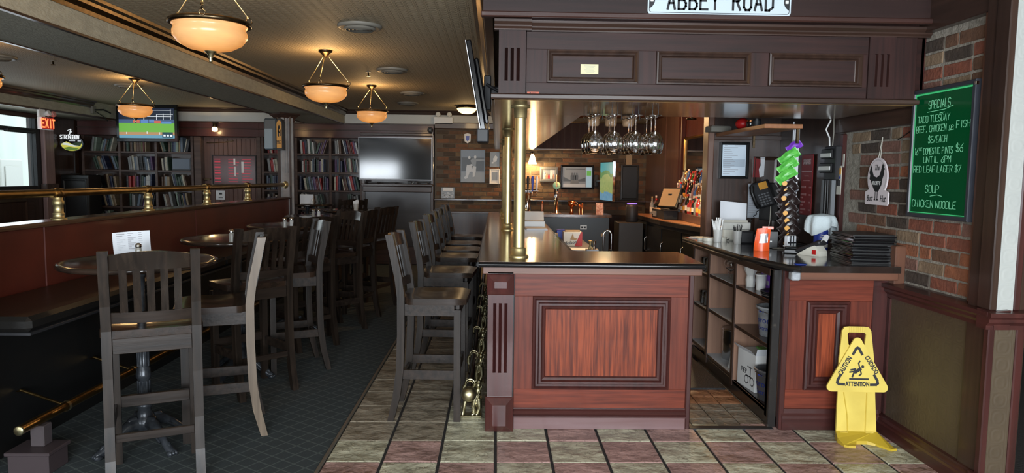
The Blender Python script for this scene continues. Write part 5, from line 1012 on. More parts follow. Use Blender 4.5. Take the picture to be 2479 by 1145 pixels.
obj('dome', MB().lathe([(.0, .0), (.07, .006), (.12, .03), (.15, .07), (.155, .09)], 28), EM('dome_glow', (1, .70, .32), 2.4), fd); obj('rim', MB().lathe([(.155, .085), (.17, .09), (.17, .105), (.12, .13)], 28), MT['bronze'], fd)
lamp('dome_glow', 'POINT', (-.47, 11.0, 2.40), 5, (1, .66, .3), .1)
# ceiling vents and sprinklers
def vent(x, y, label, r=.16):
    t = thing('ceiling_vent', label, 'vent', (x, y, 2.6), 0, 'round ceiling vents')
    obj('collar', MB().lathe([(r*.82, -.02), (r*.92, -.022), (r, -.01), (r, 0)], 32), MT['putty'], t)
    for k, q in enumerate((.70, .54, .38, .22)): obj('ring', MB().lathe([(r*q-.014, -.034), (r*q, -.026), (r*q+.006, -.012)], 28, cap=False), MT['putty'], t)
    obj('well', MB().lathe([(r*.8, -.003), (0, -.003)], 24), MT['black'], t)
for x, y, w in ((-1.0, 5.22, 'over the bar stools, nearest the brass crown'), (-1.08, 7.35, 'second along the row of ceiling vents over the stools'), (-1.12, 9.4, 'third along the row of ceiling vents over the stools'), (-1.34, 10.7, 'last before the big television'), (-4.6, 9.0, 'beside the lamp that hangs before the sports television'), (-4.75, 6.9, 'over the aisle beyond the partition')): vent(x, y, 'round louvred ceiling vent '+w)
for x, y, w in ((-1.36, 7.55, 'between the second and third bowl lamps'), (-4.35, 7.1, 'over the aisle beyond the partition')):
    t = thing('sprinkler_head', 'small dark sprinkler head '+w, 'sprinkler', (x, y, 2.6)); obj('rose', MB().lathe([(.03, -.004), (.03, 0)], 16), MT['putty'], t); obj('nozzle', MB().lathe([(.022, -.045), (.024, -.04), (.008, -.036), (.008, -.004)], 12), MT['bronze'], t)
# ================================================================ RIGHT WALL SIGNS
RW = R(-90)
cb = thing('specials_board', 'green lit chalkboard of handwritten specials in a dark frame on the brick wall', 'chalkboard', (BX-.05, 3.76, 1.328), RW)
hw, H_ = .268, .715
obj('frame', MB().loops(-hw, hw, 0, H_, [(0, .04), (0, -.012), (.004, -.016), (.022, -.016), (.026, -.004)], False), mat('board_frame', (.035, .038, .048), .35), cb)
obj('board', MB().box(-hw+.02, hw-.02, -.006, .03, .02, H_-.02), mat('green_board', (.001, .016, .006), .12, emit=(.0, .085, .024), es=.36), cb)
obj('light_edge', MB().box(-hw+.026, hw-.026, -.009, -.006, H_-.034, H_-.026).box(-hw+.026, -hw+.029, -.009, -.006, .03, H_-.03).box(-hw+.03, hw-.03, -.009, -.006, .026, .030), EM('green_led', (.05, .50, .18), .8), cb)
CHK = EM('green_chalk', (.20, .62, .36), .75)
def ln(t, f0, f1, z, h, extra=None):
    """one handwritten line spanning the board fractions f0..f1"""
    g = MB(); x = -hw+2*hw*f0; wd_ = 2*hw*(f1-f0); w = .5*wd_/swidth(t, h, .5, .3)
    stext(g, t, x, z, h, w, .065, -.006, .0008, .3, .035)
    for e in extra or (): g.tube([(p, -.007, q) for p, q in e], .0016, 5)
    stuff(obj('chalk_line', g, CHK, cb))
ln('SPECIALS', .27, .62, .600, .044, [[(-.13, .583), (.02, .588), (.09, .602)], [(-.02, .57), (.02, .573)]])
ln('TACO TUESDAY', .10, .62, .528, .036); ln('BEEF, CHICKEN', .08, .58, .474, .036); ln('OR', .625, .69, .480, .020, [[(.065, .474), (.105, .476)]]); ln('FISH', .73, .93, .482, .036)
ln('$5/EACH', .30, .60, .414, .036); ln('16', .075, .135, .350, .040); ln('OZ', .15, .20, .374, .017); ln('DOMESTIC PINTS', .23, .70, .352, .034); ln('$6', .75, .85, .358, .040)
ln('UNTIL 6PM', .24, .68, .305, .034); ln('RED LEAF LAGER $7', .075, .84, .252, .036); ln('SOUP', .30, .52, .140, .042, [[(-.06, .122), (.0, .130), (.04, .124)]]); ln('CHICKEN NOODLE', .085, .80, .060, .038)
obj('hanging_clip', MB().cbox(hw-.012, hw+.006, -.02, .0, H_-.03, H_-.012, .003), MT['chrome'], cb)
obj('lead', MB().tube([(-hw, .02, .55), (-hw-.04, .02, .5), (-hw-.14, .03, .47), (-hw-.2, .03, .45)], .003, 6), MT['black'], cb)
# rooster board
rb = thing('rooster_sign', 'pale oval hanging board with a black hen and script lettering on the brick wall', 'sign', (BX-.02, 4.42, 1.375), RW)
ovp = [(.115*math.cos(R(a)), .175+.125*math.sin(R(a))) for a in range(-38, 219, 8)]
PO = ovp+[(-.13, .085), (-.135, .08), (-.135, .012), (-.125, .002), (.125, .002), (.135, .012), (.135, .08), (.13, .085)]
obj('board', MB().prism(PO, -.009, 0, 'y'), MT['pinkwhite'], rb)
hen = [(-.085, .225), (-.07, .25), (-.058, .215), (-.04, .185), (-.005, .175), (.03, .19), (.045, .225), (.052, .245), (.06, .262), (.068, .25), (.078, .255), (.072, .238), (.088, .228), (.076, .222), (.078, .20), (.062, .165), (.055, .13), (.03, .098), (.018, .085), (-.012, .085), (-.03, .10), (-.055, .13), (-.07, .155), (-.088, .165), (-.082, .19), (-.092, .205)]
obj('hen', MB().prism(hen, -.0105, -.009, 'y').box(-.014, -.009, -.0105, -.009, .035, .09).box(.010, .015, -.0105, -.009, .035, .09).prism([(-.03, .032), (-.005, .030), (-.01, .04)], -.0105, -.009, 'y').prism([(.0, .030), (.03, .032), (.012, .042)], -.0105, -.009, 'y'), MT['ink'], rb)
g = MB(); ftext(g, 'The', -.005, .222, .05, -.0108, .35, sx=.75); ftext(g, 'Butt', -.075, .024, .058, -.0108, .3, sx=.7); ftext(g, 'Hut', .078, .024, .058, -.0108, .3, sx=.7); obj('script', g, MT['ink'], rb)
g = MB(); ftext(g, 'FLUFFY', -.004, .128, .036, -.0115, .15, sx=.8); obj('name_lettering', g, MT['white'], rb)
obj('inner_line', MB().add([(p[0]*.9, -.0098, .175+(p[1]-.175)*.9) for p in ovp]+[(p[0]*.88, -.0098, .175+(p[1]-.175)*.88) for p in ovp], [(i, i+1, len(ovp)+i+1, len(ovp)+i) for i in range(len(ovp)-1)]), MT['greyink'], rb)
obj('string', MB().tube([(-.012, -.002, .29), (0, .012, .43)], .0025, 5).tube([(.014, -.002, .29), (0, .012, .43)], .0025, 5), MT['cream'], rb)
# pub rules
pr_ = thing('rules_sign', 'narrow dark red sign board lettered PUB RULES on the wood panelling', 'sign', (BX-.03, 5.42, 1.255), RW)
obj('board', MB().cbox(-.10, .10, -.008, 0, 0, .47, .003), MT['darkred'], pr_)
g = MB(); ctext(g, 'PUB RULES', 0, .395, .036, w=.32, th=.17, y=-.008, gap=.25); g.box(-.085, .085, -.0095, -.008, .335, .339); obj('heading', g, mat('faded_white', (.55, .45, .45), .6), pr_)
g = MB().box(-.035, .035, -.0095, -.008, .30, .308).box(-.055, .055, -.0095, -.008, .265, .272)
for k, (a, c) in enumerate(((.08, .03), (.09, .03), (.07, .025), (.085, .03))):
    z = .21-k*.058; g.box(-.085, -.085+a, -.0095, -.008, z, z+.016).box(.055, .055+c, -.0095, -.008, z, z+.012)
    if k: g.box(-.085, -.05, -.0095, -.008, z-.022, z-.010)
obj('small_print', g, mat('faded_pink', (.36, .16, .16), .6), pr_)
# alarm keypads and cables
ak = thing('alarm_panel', 'black control boxes with white labels and hanging cables on the wood panelling', 'control panel', (BX-.022, 4.99, 1.53), RW)
obj('box', MB().cbox(-.09, .09, -.045, 0, .0, .24, .006), MT['charcoal'], ak)
obj('upper_unit', MB().cbox(-.10, .05, -.065, -.045, .15, .22, .005), MT['black'], ak); obj('lower_unit', MB().cbox(-.12, .05, -.065, -.045, .05, .12, .005), MT['black'], ak)
obj('label_strip', MB().cbox(-.10, .06, -.07, -.065, .162, .19, .002), MT['white'], ak); obj('label_strip', MB().cbox(-.12, .055, -.07, -.065, .07, .098, .002), MT['white'], ak)
obj('cable', MB().tube([(.0, -.05, .24), (-.01, -.05, .30), (-.05, -.06, .36), (-.02, -.04, .43)], .006, 6), MT['white'], ak); obj('cable', MB().tube([(.04, -.05, .24), (.05, -.05, .33), (.02, -.04, .43)], .005, 6), MT['putty'], ak)
obj('conduit', MB().cbox(-.08, -.05, -.06, -.02, -.42, 0, .003).cbox(.04, .06, -.05, -.02, -.42, 0, .003), MT['grey'], ak); obj('wiring', MB().tube([(-.03, -.05, 0), (-.01, -.06, -.15), (-.03, -.05, -.3)], .012, 6).tube([(.0, -.05, 0), (.01, -.05, -.2), (-.01, -.05, -.4)], .007, 6), MT['black'], ak)
pc = thing('photo_card', 'small square patterned card on the wood panelling next to the control boxes', 'card', (BX-.022, 4.915, 1.665), RW); obj('card', MB().box(-.05, .05, -.004, 0, -.045, .045), MT['cream'], pc)
g = MB()
for k in range(30): x = rnd.uniform(-.04, .03); z = rnd.uniform(-.036, .026); g.box(x, x+.012, -.0055, -.004, z, z+.012)
obj('pattern', g, MT['greyink'], pc)
sl = thing('sticker_strip', 'tall cream strip of card payment stickers beside the brick edge', 'stickers', (BX-.032, 4.905, 1.43), RW); obj('strip', MB().box(-.03, .03, -.004, 0, 0, .20), MT['cream'], sl)
obj('yellow_mark', MB().box(-.022, .028, -.006, -.004, .14, .185), MT['chipgold'], sl); obj('blue_mark', MB().box(-.022, .022, -.006, -.004, .11, .125), MT['blue'], sl); obj('brown_mark', MB().box(-.022, .022, -.006, -.004, .06, .10), MT['chipbrown'], sl)
# ================================================================ STUB WALL
cf = thing('framed_certificate', 'black framed licence certificate on the end wall of the counter', 'certificate', (2.02, 5.985, 1.53))
obj('frame', MB().loops(-.125, .125, 0, .31, [(0, .015), (0, -.018), (.008, -.022), (.02, -.012), (.024, -.006)], False), MT['black'], cf); obj('sheet', MB().box(-.104, .104, -.005, .012, .02, .29), mat('certificate', (.55, .64, .72), .3, coat=.5), cf)
g = MB()
for k in range(14): z = .262-k*.017; g.box(-.09, -.09+rnd.uniform(.05, .15), -.0062, -.005, z, z+.0035)
g.box(-.085, -.06, -.0062, -.005, .275, .281).box(.0, .085, -.0062, -.005, .275, .281); obj('print', g, MT['greyink'], cf); obj('grey_block', MB().box(-.095, .095, -.0058, -.005, .10, .165), mat('certificate_grey', (.36, .43, .50), .4), cf)
pp = thing('torn_poster', 'torn red and white leaflet taped beside the certificate', 'leaflet', (2.245, 5.98, 1.545)); obj('red_part', MB().prism([(-.06, 0), (.0, 0), (-.01, .07), (.005, .15), (-.05, .17)], -.003, 0, 'y'), MT['darkred'], pp); obj('white_part', MB().prism([(.0, .0), (.035, .01), (.04, .17), (.0, .17), (.005, .10), (-.01, .07)], -.004, -.0005, 'y'), MT['paper'], pp)
nl = thing('notice_sheet', 'long printed notice hanging below the certificate behind the telephone', 'notice', (2.20, 5.975, 1.20)); obj('sheet', MB().box(-.05, .05, -.003, 0, 0, .29), mat('notice_grey', (.35, .38, .42), .6), nl)
g = MB()
for k in range(12): g.box(-.04, .03-.01*(k % 3), -.0042, -.003, .26-k*.02, .266-k*.02)
obj('print', g, MT['greyink'], nl)
ph = thing('wall_telephone', 'black desk-style telephone with keypad and yellow note hung on the end wall', 'telephone', (2.29, 5.90, 1.30), R(-38))
Mp = Matrix.Rotation(R(-18), 4, 'Y') @ Matrix.Rotation(R(12), 4, 'X')
obj('body', MB(Mp).cbox(-.075, .075, -.03, .05, 0, .22, .012), MT['charcoal'], ph); obj('handset', MB(Mp).tube([(-.055, -.04, .02), (-.06, -.065, .06), (-.06, -.065, .16), (-.055, -.04, .20)], [.022, .016, .016, .022], 10), MT['black'], ph)
g = MB(Mp)
for r in range(5):
    for c in range(4): g.cbox(-.03+c*.024, -.013+c*.024, -.036, -.03, .02+r*.022, .033+r*.022, .002)
obj('keypad', g, MT['grey'], ph); obj('note', MB(Mp).box(.0, .07, -.034, -.03, .155, .215), MT['chipgold'], ph); obj('mount', MB().cbox(-.08, .08, .04, .075, -.12, .2, .006), MT['black'], ph)
obj('coil_cord', MB().tube([(-.05+.0-.10*q/60+.008*math.cos(q*1.2), -.06+.008*math.sin(q*1.2)-.45*q/60, -.02-.24*(q/60)**.7) for q in range(61)], .0035, 5), MT['black'], ph); obj('line_cord', MB().tube([(.03, 0, 0), (.035, -.02, -.12), (.02, -.05, -.26)], .004, 5), MT['cream'], ph)
# overhead shelf with bits
os_ = thing('overhead_shelf', 'narrow orange-brown shelf board under the canopy by the end wall', 'shelf', (1.93, 5.4, 1.885)); obj('board', MB().cbox(-.07, .2, -.5, .58, 0, .03, .003), wood('raw_board', (.36, .15, .06), (.24, .10, .045), 'y', .5, .1), os_); obj('bracket', MB().cbox(.18, .2, -.45, -.43, -.1, 0, .002).cbox(.18, .2, .4, .42, -.1, 0, .002), MT['bronze'], os_)
solo('folded_papers', MB(TR(0, 0, 0, R(8))).cbox(-.10, .08, -.06, .06, 0, .045, .003).cbox(-.09, .07, -.05, .07, .046, .05, .001), MT['putty'], 'pale folder poking out over the overhead shelf end', 'folder', (1.86, 5.90, 1.916))
solo('red_pouch', MB().sphere((0, 0, .045), .05, 14, (1.1, 1.2, .9)).tube([(.0, -.05, .05), (.0, .0, .095), (.0, .05, .05)], .006, 6), MT['redplastic'], 'bright red pouch on the overhead shelf', 'pouch', (1.93, 5.55, 1.916))
for i, y in enumerate((5.42, 5.30)):
    t = thing('jar', ('clear jar' if i == 0 else 'dark jar')+' standing on the overhead shelf next to the red pouch', 'jar', (1.95, y, 1.915)); obj('body', MB().lathe([(.03, 0), (.034, .01), (.034, .05)], 16), MT['glass'] if i == 0 else MT['charcoal'], t); obj('lid', MB().lathe([(.03, .05), (.03, .065)], 16), MT['copper'] if i == 0 else MT['black'], t)
ds = thing('downlight', 'small round recessed spotlight under the back of the canopy', 'spotlight', (1.98, 7.2, 2.12)); obj('ring', MB().lathe([(.03, 0), (.05, 0), (.05, .02)], 18), MT['bronze'], ds); obj('lens', MB().lathe([(0, .006), (.032, .004)], 16), EM('spot_glow', (1, .72, .38), 9), ds); obj('stem', MB().tube([(0, 0, .02), (0, 0, .38)], .01, 8), MT['bronze'], ds)
lamp('downlight_glow', 'SPOT', (1.98, 7.2, 2.10), 150, (1, .72, .40), .03, spread=2.3)
lamp('bar_ceiling_glow', 'POINT', (1.4, 9.0, 2.3), 70, (1, .62, .30), .08)
# ================================================================ SIDE COUNTER THINGS
Z = BT+.0005
# clip strip of snack bags
cs = thing('snack_clip_strip', 'pale hanging strip for clipping snack bags beside the counter panelling', 'display strip', (2.245, 5.26, 1.031)); obj('strip', MB().cbox(-.02, .02, 0, .012, .0, .91, .002).cbox(-.03, -.024, 0, .01, .35, .93, .001), MT['paper'], cs); obj('foot', MB().cbox(-.08, .08, -.05, .06, 0, .008, .002), MT['charcoal'], cs)
def snack(x, y, z, w, h, tilt, m, label, dot=None, yaw=0):
    t = thing('snack_bag', label, 'snack bag', (x, y, z), R(yaw), 'snack bags on the clip strip'); M_ = Matrix.Rotation(R(tilt), 4, 'Y') @ Matrix.Rotation(R(8), 4, 'X')
    g = MB(M_)
    f = lambda u, v, s_: ((u-.5)*w*(1-.06*math.sin(math.pi*v))+.004*math.sin(9*v), s_*(.022*math.sin(math.pi*u)*math.sin(math.pi*v)**.6+.003*math.sin(17*u+5*v)), (v-.5)*h)
    g.sheet(lambda u, v: f(u, v, -1), 8, 10).sheet(lambda u, v: f(1-u, v, 1), 8, 10); obj('pouch', g, m, t)
    obj('seal', MB(M_).box(-w*.44, w*.44, -.002, .002, h*.46, h*.51), m, t); obj('seal', MB(M_).box(-w*.44, w*.44, -.002, .002, -h*.51, -h*.46), m, t)
    if dot: obj('print', MB(M_).prism([(w*.02+w*.2*math.cos(k*.6), -h*.12+h*.13*math.sin(k*.6)) for k in range(10)], -.0275, -.024, 'y'), dot, t)
for k in range(3): snack(2.165-.015*k, 5.20-.02*k, 1.70-.07*k, .075, .15, 52, MT['green'], '%s bright green snack bag down the clip strip' % ('first', 'second', 'third')[k], None, -12)
snack(2.205, 5.21, 1.775, .065, .11, 52, MT['purple'], 'purple and white snack bag, topmost on the strip', None, -12)
for k in range(9): snack(2.145-.006*(k % 3)+.014*(k % 2), 5.18-.012*k, 1.515-.054*k, .09, .14, 50-k, MT['chipbrown'], '%s dark snack bag with a printed golden crisp down the clip strip' % 'first second third fourth fifth sixth seventh eighth lowest'.split()[k], MT['chipgold'], -10)
for k in range(6): snack(2.195, 5.215-.01*k, 1.50-.075*k, .04, .12, 40, MT['silver'], '%s thin silver snack bag down the clip strip' % 'first second third fourth fifth lowest'.split()[k], None, -10)
# straws in a clear cup, stirrers, receipt rolls, papers, bag, speaker
st = thing('straw_cup', 'clear cup crammed with white paper straws on the side counter', 'straw cup', (1.745, 5.48, Z)); obj('cup', MB().lathe([(.03, 0), (.036, .10)], 18, cap=False).lathe([(.0, .001), (.03, .001)], 18), MT['frosted'], st)
g = MB()
for k in range(16): a = k*2.4; r = .006+.018*((k % 5)/5); g.tube([(r*math.cos(a)*.6, r*math.sin(a)*.6, .006), (r*math.cos(a)*1.5+(.012 if k % 4 else -.02), r*math.sin(a)*1.5, .17+.012*(k % 3))], .0055, 6)
obj('straws', g, MT['white'], st)
st = thing('stirrer_glass', 'short glass of black stirrers next to the straw cup', 'glass', (1.86, 5.36, Z)); obj('tumbler', MB().lathe([(.027, 0), (.033, .1)], 18, cap=False).lathe([(0, .002), (.027, .002)], 18), MT['frosted'], st)
g = MB()
for k in range(14): a = k*2.4; g.tube([(.01*math.cos(a), .01*math.sin(a), .004), (.032*math.cos(a), .03*math.sin(a), .13+.01*(k % 3))], .0025, 5)
obj('stirrers', g, MT['black'], st)
solo('napkin_holder', MB().cbox(-.055, .055, -.04, .04, 0, .095, .008).cbox(-.045, .045, -.045, -.04, .01, .085, .003), MT['charcoal'], 'dark plastic napkin holder behind the stirrer glass', 'napkin holder', (1.95, 5.44, Z))
t = thing('receipt_printer', 'cream receipt printer with a clear cover on the side counter', 'printer', (1.93, 5.68, Z)); obj('body', MB().cbox(-.11, .11, -.08, .09, 0, .12, .012).prism([(-.08, .12), (.09, .12), (.07, .155), (-.04, .165)], -.105, .105, 'x'), MT['cream'], t); obj('tray', MB().cbox(-.115, .115, -.09, -.06, .09, .15, .006), MT['frosted'], t)
solo('paper_sheets', MB().sheet(lambda u, v: (-.11+.22*u+.015*v, -.02+.05*v+.01*math.sin(u*5), .005+.20*v-.02*u), 8, 6).box(-.1, .1, -.02, -.015, 0, .01), MT['paper'], 'white sheet of paper propped up behind the receipt printer', 'paper', (1.97, 5.82, Z+.11))
for i, (x, y, h) in enumerate(((1.68, 5.66, .02), (1.70, 5.57, .03), (1.80, 5.57, .035))):
    solo('coaster_stack', MB().lathe([(.045, 0), (.045, h)], 20).lathe([(.046, h*.4), (.046, h*.45)], 20), MT['cream'], ('low', 'middle-sized', 'tall')[i]+' stack of pale round coasters by the straw cup', 'coasters', (x, y, Z))
solo('loose_papers', MB(TR(0, 0, 0, R(15))).box(-.1, .09, -.06, .06, 0, .004).box(-.08, .1, -.05, .08, .0042, .008), MT['paper'], 'loose white papers at the far end of the side counter', 'papers', (1.74, 5.85, Z))
t = thing('orange_bag', 'crumpled orange foil bag with a white label on the side counter', 'bag', (1.86, 4.86, Z), R(-12)); f = lambda u, v, s_: ((u-.5)*.105*(1-.1*v)+.012*v*v, s_*.025*math.sin(math.pi*u)*(1-.75*v)+.002*math.sin(30*u+9*v), .155*v+.012*u*v); obj('pouch', MB().sheet(lambda u, v: f(u, v, -1), 10, 10).sheet(lambda u, v: f(1-u, v, 1), 10, 10), MT['orange'], t); obj('label', MB().sheet(lambda u, v: (f(.3+.55*u, .35+.4*v, -1)[0], f(.3+.55*u, .35+.4*v, -1)[1]-.002, f(.3+.55*u, .35+.4*v, -1)[2]), 6, 6), MT['silver'], t); obj('torn_top', MB().cbox(.0, .075, -.004, .004, .152, .172, .002), mat('orange_pink', (.85, .35, .28), .4), t)
t = thing('small_speaker', 'black box speaker with a tiny white badge on the side counter', 'speaker', (2.0, 5.07, Z), R(-8)); obj('cabinet', MB().cbox(-.05, .05, -.03, .045, 0, .125, .004), MT['black'], t); obj('badge', MB().box(-.007, .007, -.0315, -.03, .045, .055), MT['white'], t); obj('lead', MB().tube([(.05, -.02, .006), (.10, -.06, .005), (.06, -.10, .005), (.0, -.08, .005), (.03, -.05, .005)], .003, 5), MT['putty'], t)
solo('white_charger', MB().cbox(-.02, .02, -.015, .015, 0, .10, .005).cbox(-.012, .012, -.016, -.014, .02, .08, .001), MT['white'], 'small white plug charger standing behind the black speaker', 'charger', (2.02, 5.22, Z+.06+.0))
bpy.data.objects['white_charger'].location.z = Z
t = thing('pen_clutter', 'jumble of striped packets and cables in front of the clip strip', 'packets', (2.12, 4.98, Z)); obj('packet', MB(TR(0, 0, 0, R(20))).cbox(-.05, .03, -.02, .02, 0, .10, .006).cbox(-.055, -.02, -.024, .024, .02, .03, .002), MT['paper'], t); obj('stripes', MB(TR(0, 0, 0, R(20))).box(-.03, -.022, -.022, -.02, 0, .1).box(-.005, .004, -.022, -.02, 0, .1).box(-.05, .03, -.022, -.02, .045, .055), MT['ink'], t); obj('green_leaflet', MB(TR(.06, -.05, 0, R(-20))).box(-.06, .06, -.03, .05, 0, .003), MT['green'], t)
solo('paper_slip', MB(TR(0, 0, 0, R(30))).box(-.04, .04, -.02, .02, 0, .002), MT['white'], 'white paper slip near the card terminal', 'paper', (2.15, 4.86, Z))
# card terminal
t = thing('card_terminal', 'grey card payment terminal with a red emblem on its white stand', 'card terminal', (2.10, 4.60, Z), R(-62)); obj('stand', MB().prism([(-.09, 0), (.085, 0), (.085, .03), (.05, .07), (.03, .07)], -.04, .04, 'y'), MT['cream'], t); Mk = TR(0, 0, .045, 0, 0, R(-22)); obj('terminal', MB(Mk).cbox(-.105, .095, -.043, .043, .0, .03, .01), MT['charcoal'], t); obj('screen', MB(Mk).cbox(.03, .085, -.032, .032, .03, .033, .002), MT['blackgloss'], t); obj('emblem', MB().cbox(.03, .062, -.0425, -.04, .012, .042, .002), MT['redplastic'], t); obj('receipt', MB().sheet(lambda u, v: (.085+.02*v, -.03+.06*u, .10+.04*v+.008*math.sin(4*u)), 4, 3), MT['white'], t)
solo('card_holder', MB(TR(0, 0, 0, R(-20))).cbox(-.06, .06, -.05, .05, 0, .03, .006).cbox(-.055, .055, -.045, .0, .03, .045, .006), MT['black'], 'low black tray beside the card terminal', 'tray', (2.03, 4.74, Z))
# wipes tub with towel
t = thing('wipes_tub', 'blue tub topped with a draped pale cleaning cloth on the side counter', 'tub', (2.285, 4.88, Z)); obj('tub', MB().lathe([(.045, 0), (.048, .005), (.048, .14), (.044, .15)], 24), MT['blue'], t); obj('label', MB().lathe([(.0485, .03), (.0485, .055)], 24, cap=False), MT['white'], t); obj('lettering', MB().box(-.025, .02, -.0505, -.049, .075, .082).box(-.025, .015, -.0505, -.049, .095, .102).box(-.02, .02, -.0505, -.049, .112, .118), MT['white'], t)
tw = thing('draped_towel', 'pale blue cloth draped over the blue tub', 'cloth', (2.285, 4.88, Z+.15))
def towel(u, v):
    a = 2*math.pi*u; r = .012+.085*math.sin(min(v*1.9, 1.57)); r *= 1+.16*math.sin(3*a+1)*v+.09*math.sin(7*a)*v
    return (r*math.cos(a)*1.12, r*math.sin(a)*.95, .115-.03*v-(.13+.05*math.sin(2*a+.5))*max(0, v-.45)**1.2*1.4)
obj('cloth', MB().sheet(towel, 36, 14), MT['cloth'], tw)
obj('peak', MB().sphere((0, 0, .055), .06, 16, (1.2, 1, .95)), MT['cloth'], tw)
# stack of menus
for k in range(19):
    t = thing('menu_folder', 'black menu folder, %s in the stack on the side counter' % (('lowest' if k == 0 else 'topmost') if k in (0, 18) else 'number %s from the top' % ('two three four five six seven eight nine ten eleven twelve thirteen fourteen fifteen sixteen seventeen eighteen'.split()[17-k])), 'menu', (2.285+rnd.uniform(-.008, .006), 4.32+rnd.uniform(-.008, .008), Z+k*.0092), R(-4+rnd.uniform(-2, 2)), 'stacked black menu folders')
    obj('cover', MB().prism([(-.125, -.16), (.125, -.16), (.125, .16), (-.125, .16)], .0, .0085, 'z') if k % 3 == 0 else MB().cbox(-.125, .125, -.16, .16, 0, .0085, .002), MT['blackgloss'] if k % 2 else MT['black'], t)
    obj('pages', MB().box(-.1265, -.1255, -.15, .15, .0025, .0045), MT['chipbrown'], t)
solo('coin_dish', MB().lathe([(0, .001), (.03, .001), (.036, .004), (.036, .006), (.03, .003)], 20), MT['blue'], 'tiny shallow dish at the clipped corner of the side counter', 'dish', (1.80, 4.09, Z))
# ================================================================ SHELF CONTENTS
def bucket(x, y, z, s_, m, label):
    t = thing('ice_bucket', label, 'bucket', (x, y, z)); obj('pail', MB().lathe([(.075*s_, 0), (.08*s_, .004), (.098*s_, .17*s_), (.105*s_, .172*s_), (.105*s_, .182*s_), (.096*s_, .182*s_), (.073*s_, .01), (0, .01)], 28, cap=False), m, t); obj('handle', MB().tube([(.1*s_*math.cos(R(a)), .1*s_*math.sin(R(a)), .165*s_-.02*abs(math.sin(R(a)))) for a in range(170, 371, 20)], .003, 6), MT['steel'], t)
    for n, txt, zz, sz in (('lettering', 'Corona', .085, .055), ('lettering', 'Extra', .04, .04)):
        g = MB(); ftext(g, txt, 0, 0, sz*s_, 0, .1, 0, .001, 1.0)
        def wrap(p):
            r = (.0805+.105*(zz+p.z)/1.0)*s_*1.02; r = (.08+(.018/.17)*(zz*s_+p.z)/s_)*s_+.0015; a = R(200)+p.x/r
            return Vector((r*math.cos(a), r*math.sin(a), zz*s_+p.z))
        g.v = [wrap(p) for p in g.v]; obj(n, g, MT['blue'], t)
    g = MB(); r = .0955*s_+.001; g.add([(r*math.cos(R(200)+q*.012/r), r*math.sin(R(200)+q*.012/r), .148*s_+h_) for q, h_ in ((-1.6, 0), (1.6, 0), (1.9, .018), (.8, .008), (0, .022), (-.8, .008), (-1.9, .018))], [tuple(range(7))]); obj('crown_emblem', g, MT['blue'], t)
bucket(1.83, 4.52, .5055, 1.08, MT['galv'], 'galvanised bucket with blue script lettering on the middle shelf')
bucket(1.81, 4.44, .1005, 1.12, MT['greysteel'], 'dark grey bucket with blue lettering on the bottom shelf')
t = thing('shipping_box', 'white printed cardboard box with a bicycle drawing on the bottom shelf', 'box', (1.86, 4.72, .1005), R(6)); obj('carton', MB().box(-.13, .13, -.13, .13, 0, .25), MT['white'], t); obj('flaps', MB().add([(-.13, -.13, .25), (-.13, .13, .25), (-.17, .13, .29), (-.17, -.13, .29)], [(0, 1, 2, 3)]).add([(-.13, -.13, .25), (.13, -.13, .25), (.13, -.15, .30), (-.13, -.15, .30)], [(0, 1, 2, 3)]), MT['paper'], t)
g = MB(TR(-.1305, 0, 0, R(-90))); ctext(g, 'PREP', -.03, .10, .03, w=.5, th=.16); 
for dx in (-.04, .04):
    g.add([(dx+.05-(.03 if i % 2 else .024)*math.cos(R(20*(i//2))), -.0006, .06+(.03 if i % 2 else .024)*math.sin(R(20*(i//2)))) for i in range(38)], [(2*i, 2*i+1, 2*i+3, 2*i+2) for i in range(18)])
g.box(.0, .10, -.001, 0, .085, .092).box(.06, .068, -.001, 0, .06, .15).box(.02, .09, -.001, 0, .15, .156)
obj('print', g, MT['ink'], t); g = MB(TR(0, -.1305, 0)); ctext(g, 'PREMIUM', .03, .13, .03, w=.5, th=.16); g.box(-.08, .1, -.001, 0, .10, .104).box(-.08, .09, -.001, 0, .088, .091).box(-.08, -.02, -.001, 0, .05, .07); obj('side_print', g, MT['ink'], t)
solo('green_pad', MB().cbox(-.06, .06, -.05, .05, 0, .012, .003), MT['green'], 'green pad lying on top of the white printed box', 'pad', (1.89, 4.75, .352))
t = thing('gift_box', 'purple paper box with a white cup beside it on the top shelf', 'box', (1.90, 4.70, .7855)); obj('carton', MB().cbox(-.06, .06, -.09, .09, 0, .14, .003), MT['purple'], t); obj('foil_marks', MB().box(-.061, -.06, -.05, -.01, .03, .06).box(-.061, -.06, .01, .06, .06, .08), MT['silver'], t)
solo('paper_cups', MB().lathe([(.03, 0), (.036, .10), (.038, .10), (.038, .106), (.034, .106), (.028, .003), (0, .003)], 20), MT['white'], 'white paper cup in front of the purple box', 'cup', (1.79, 4.66, .7855))
t = thing('plastic_cup_bag', 'crinkled clear bag holding a roll on the top shelf', 'bag', (1.77, 4.80, .7855)); obj('roll', MB().lathe([(.028, 0), (.028, .07)], 16), MT['white'], t); obj('film', MB().lathe([(.03, 0), (.034, .05), (.028, .08), (.045, .12), (.05, .14)], 9, smooth=False, cap=False), MT['frosted'], t)
for k in range(3): solo('round_tray', MB().lathe([(0, .002), (.125, .002), (.135, .008), (.14, .012), (.132, .013), (.122, .008), (0, .008)], 32), MT['charcoal'] if k else MT['greysteel'], ('lowest', 'middle', 'topmost')[k]+' round black serving tray on the top shelf by the black post', 'tray', (1.84, 4.41, .7855+k*.010))
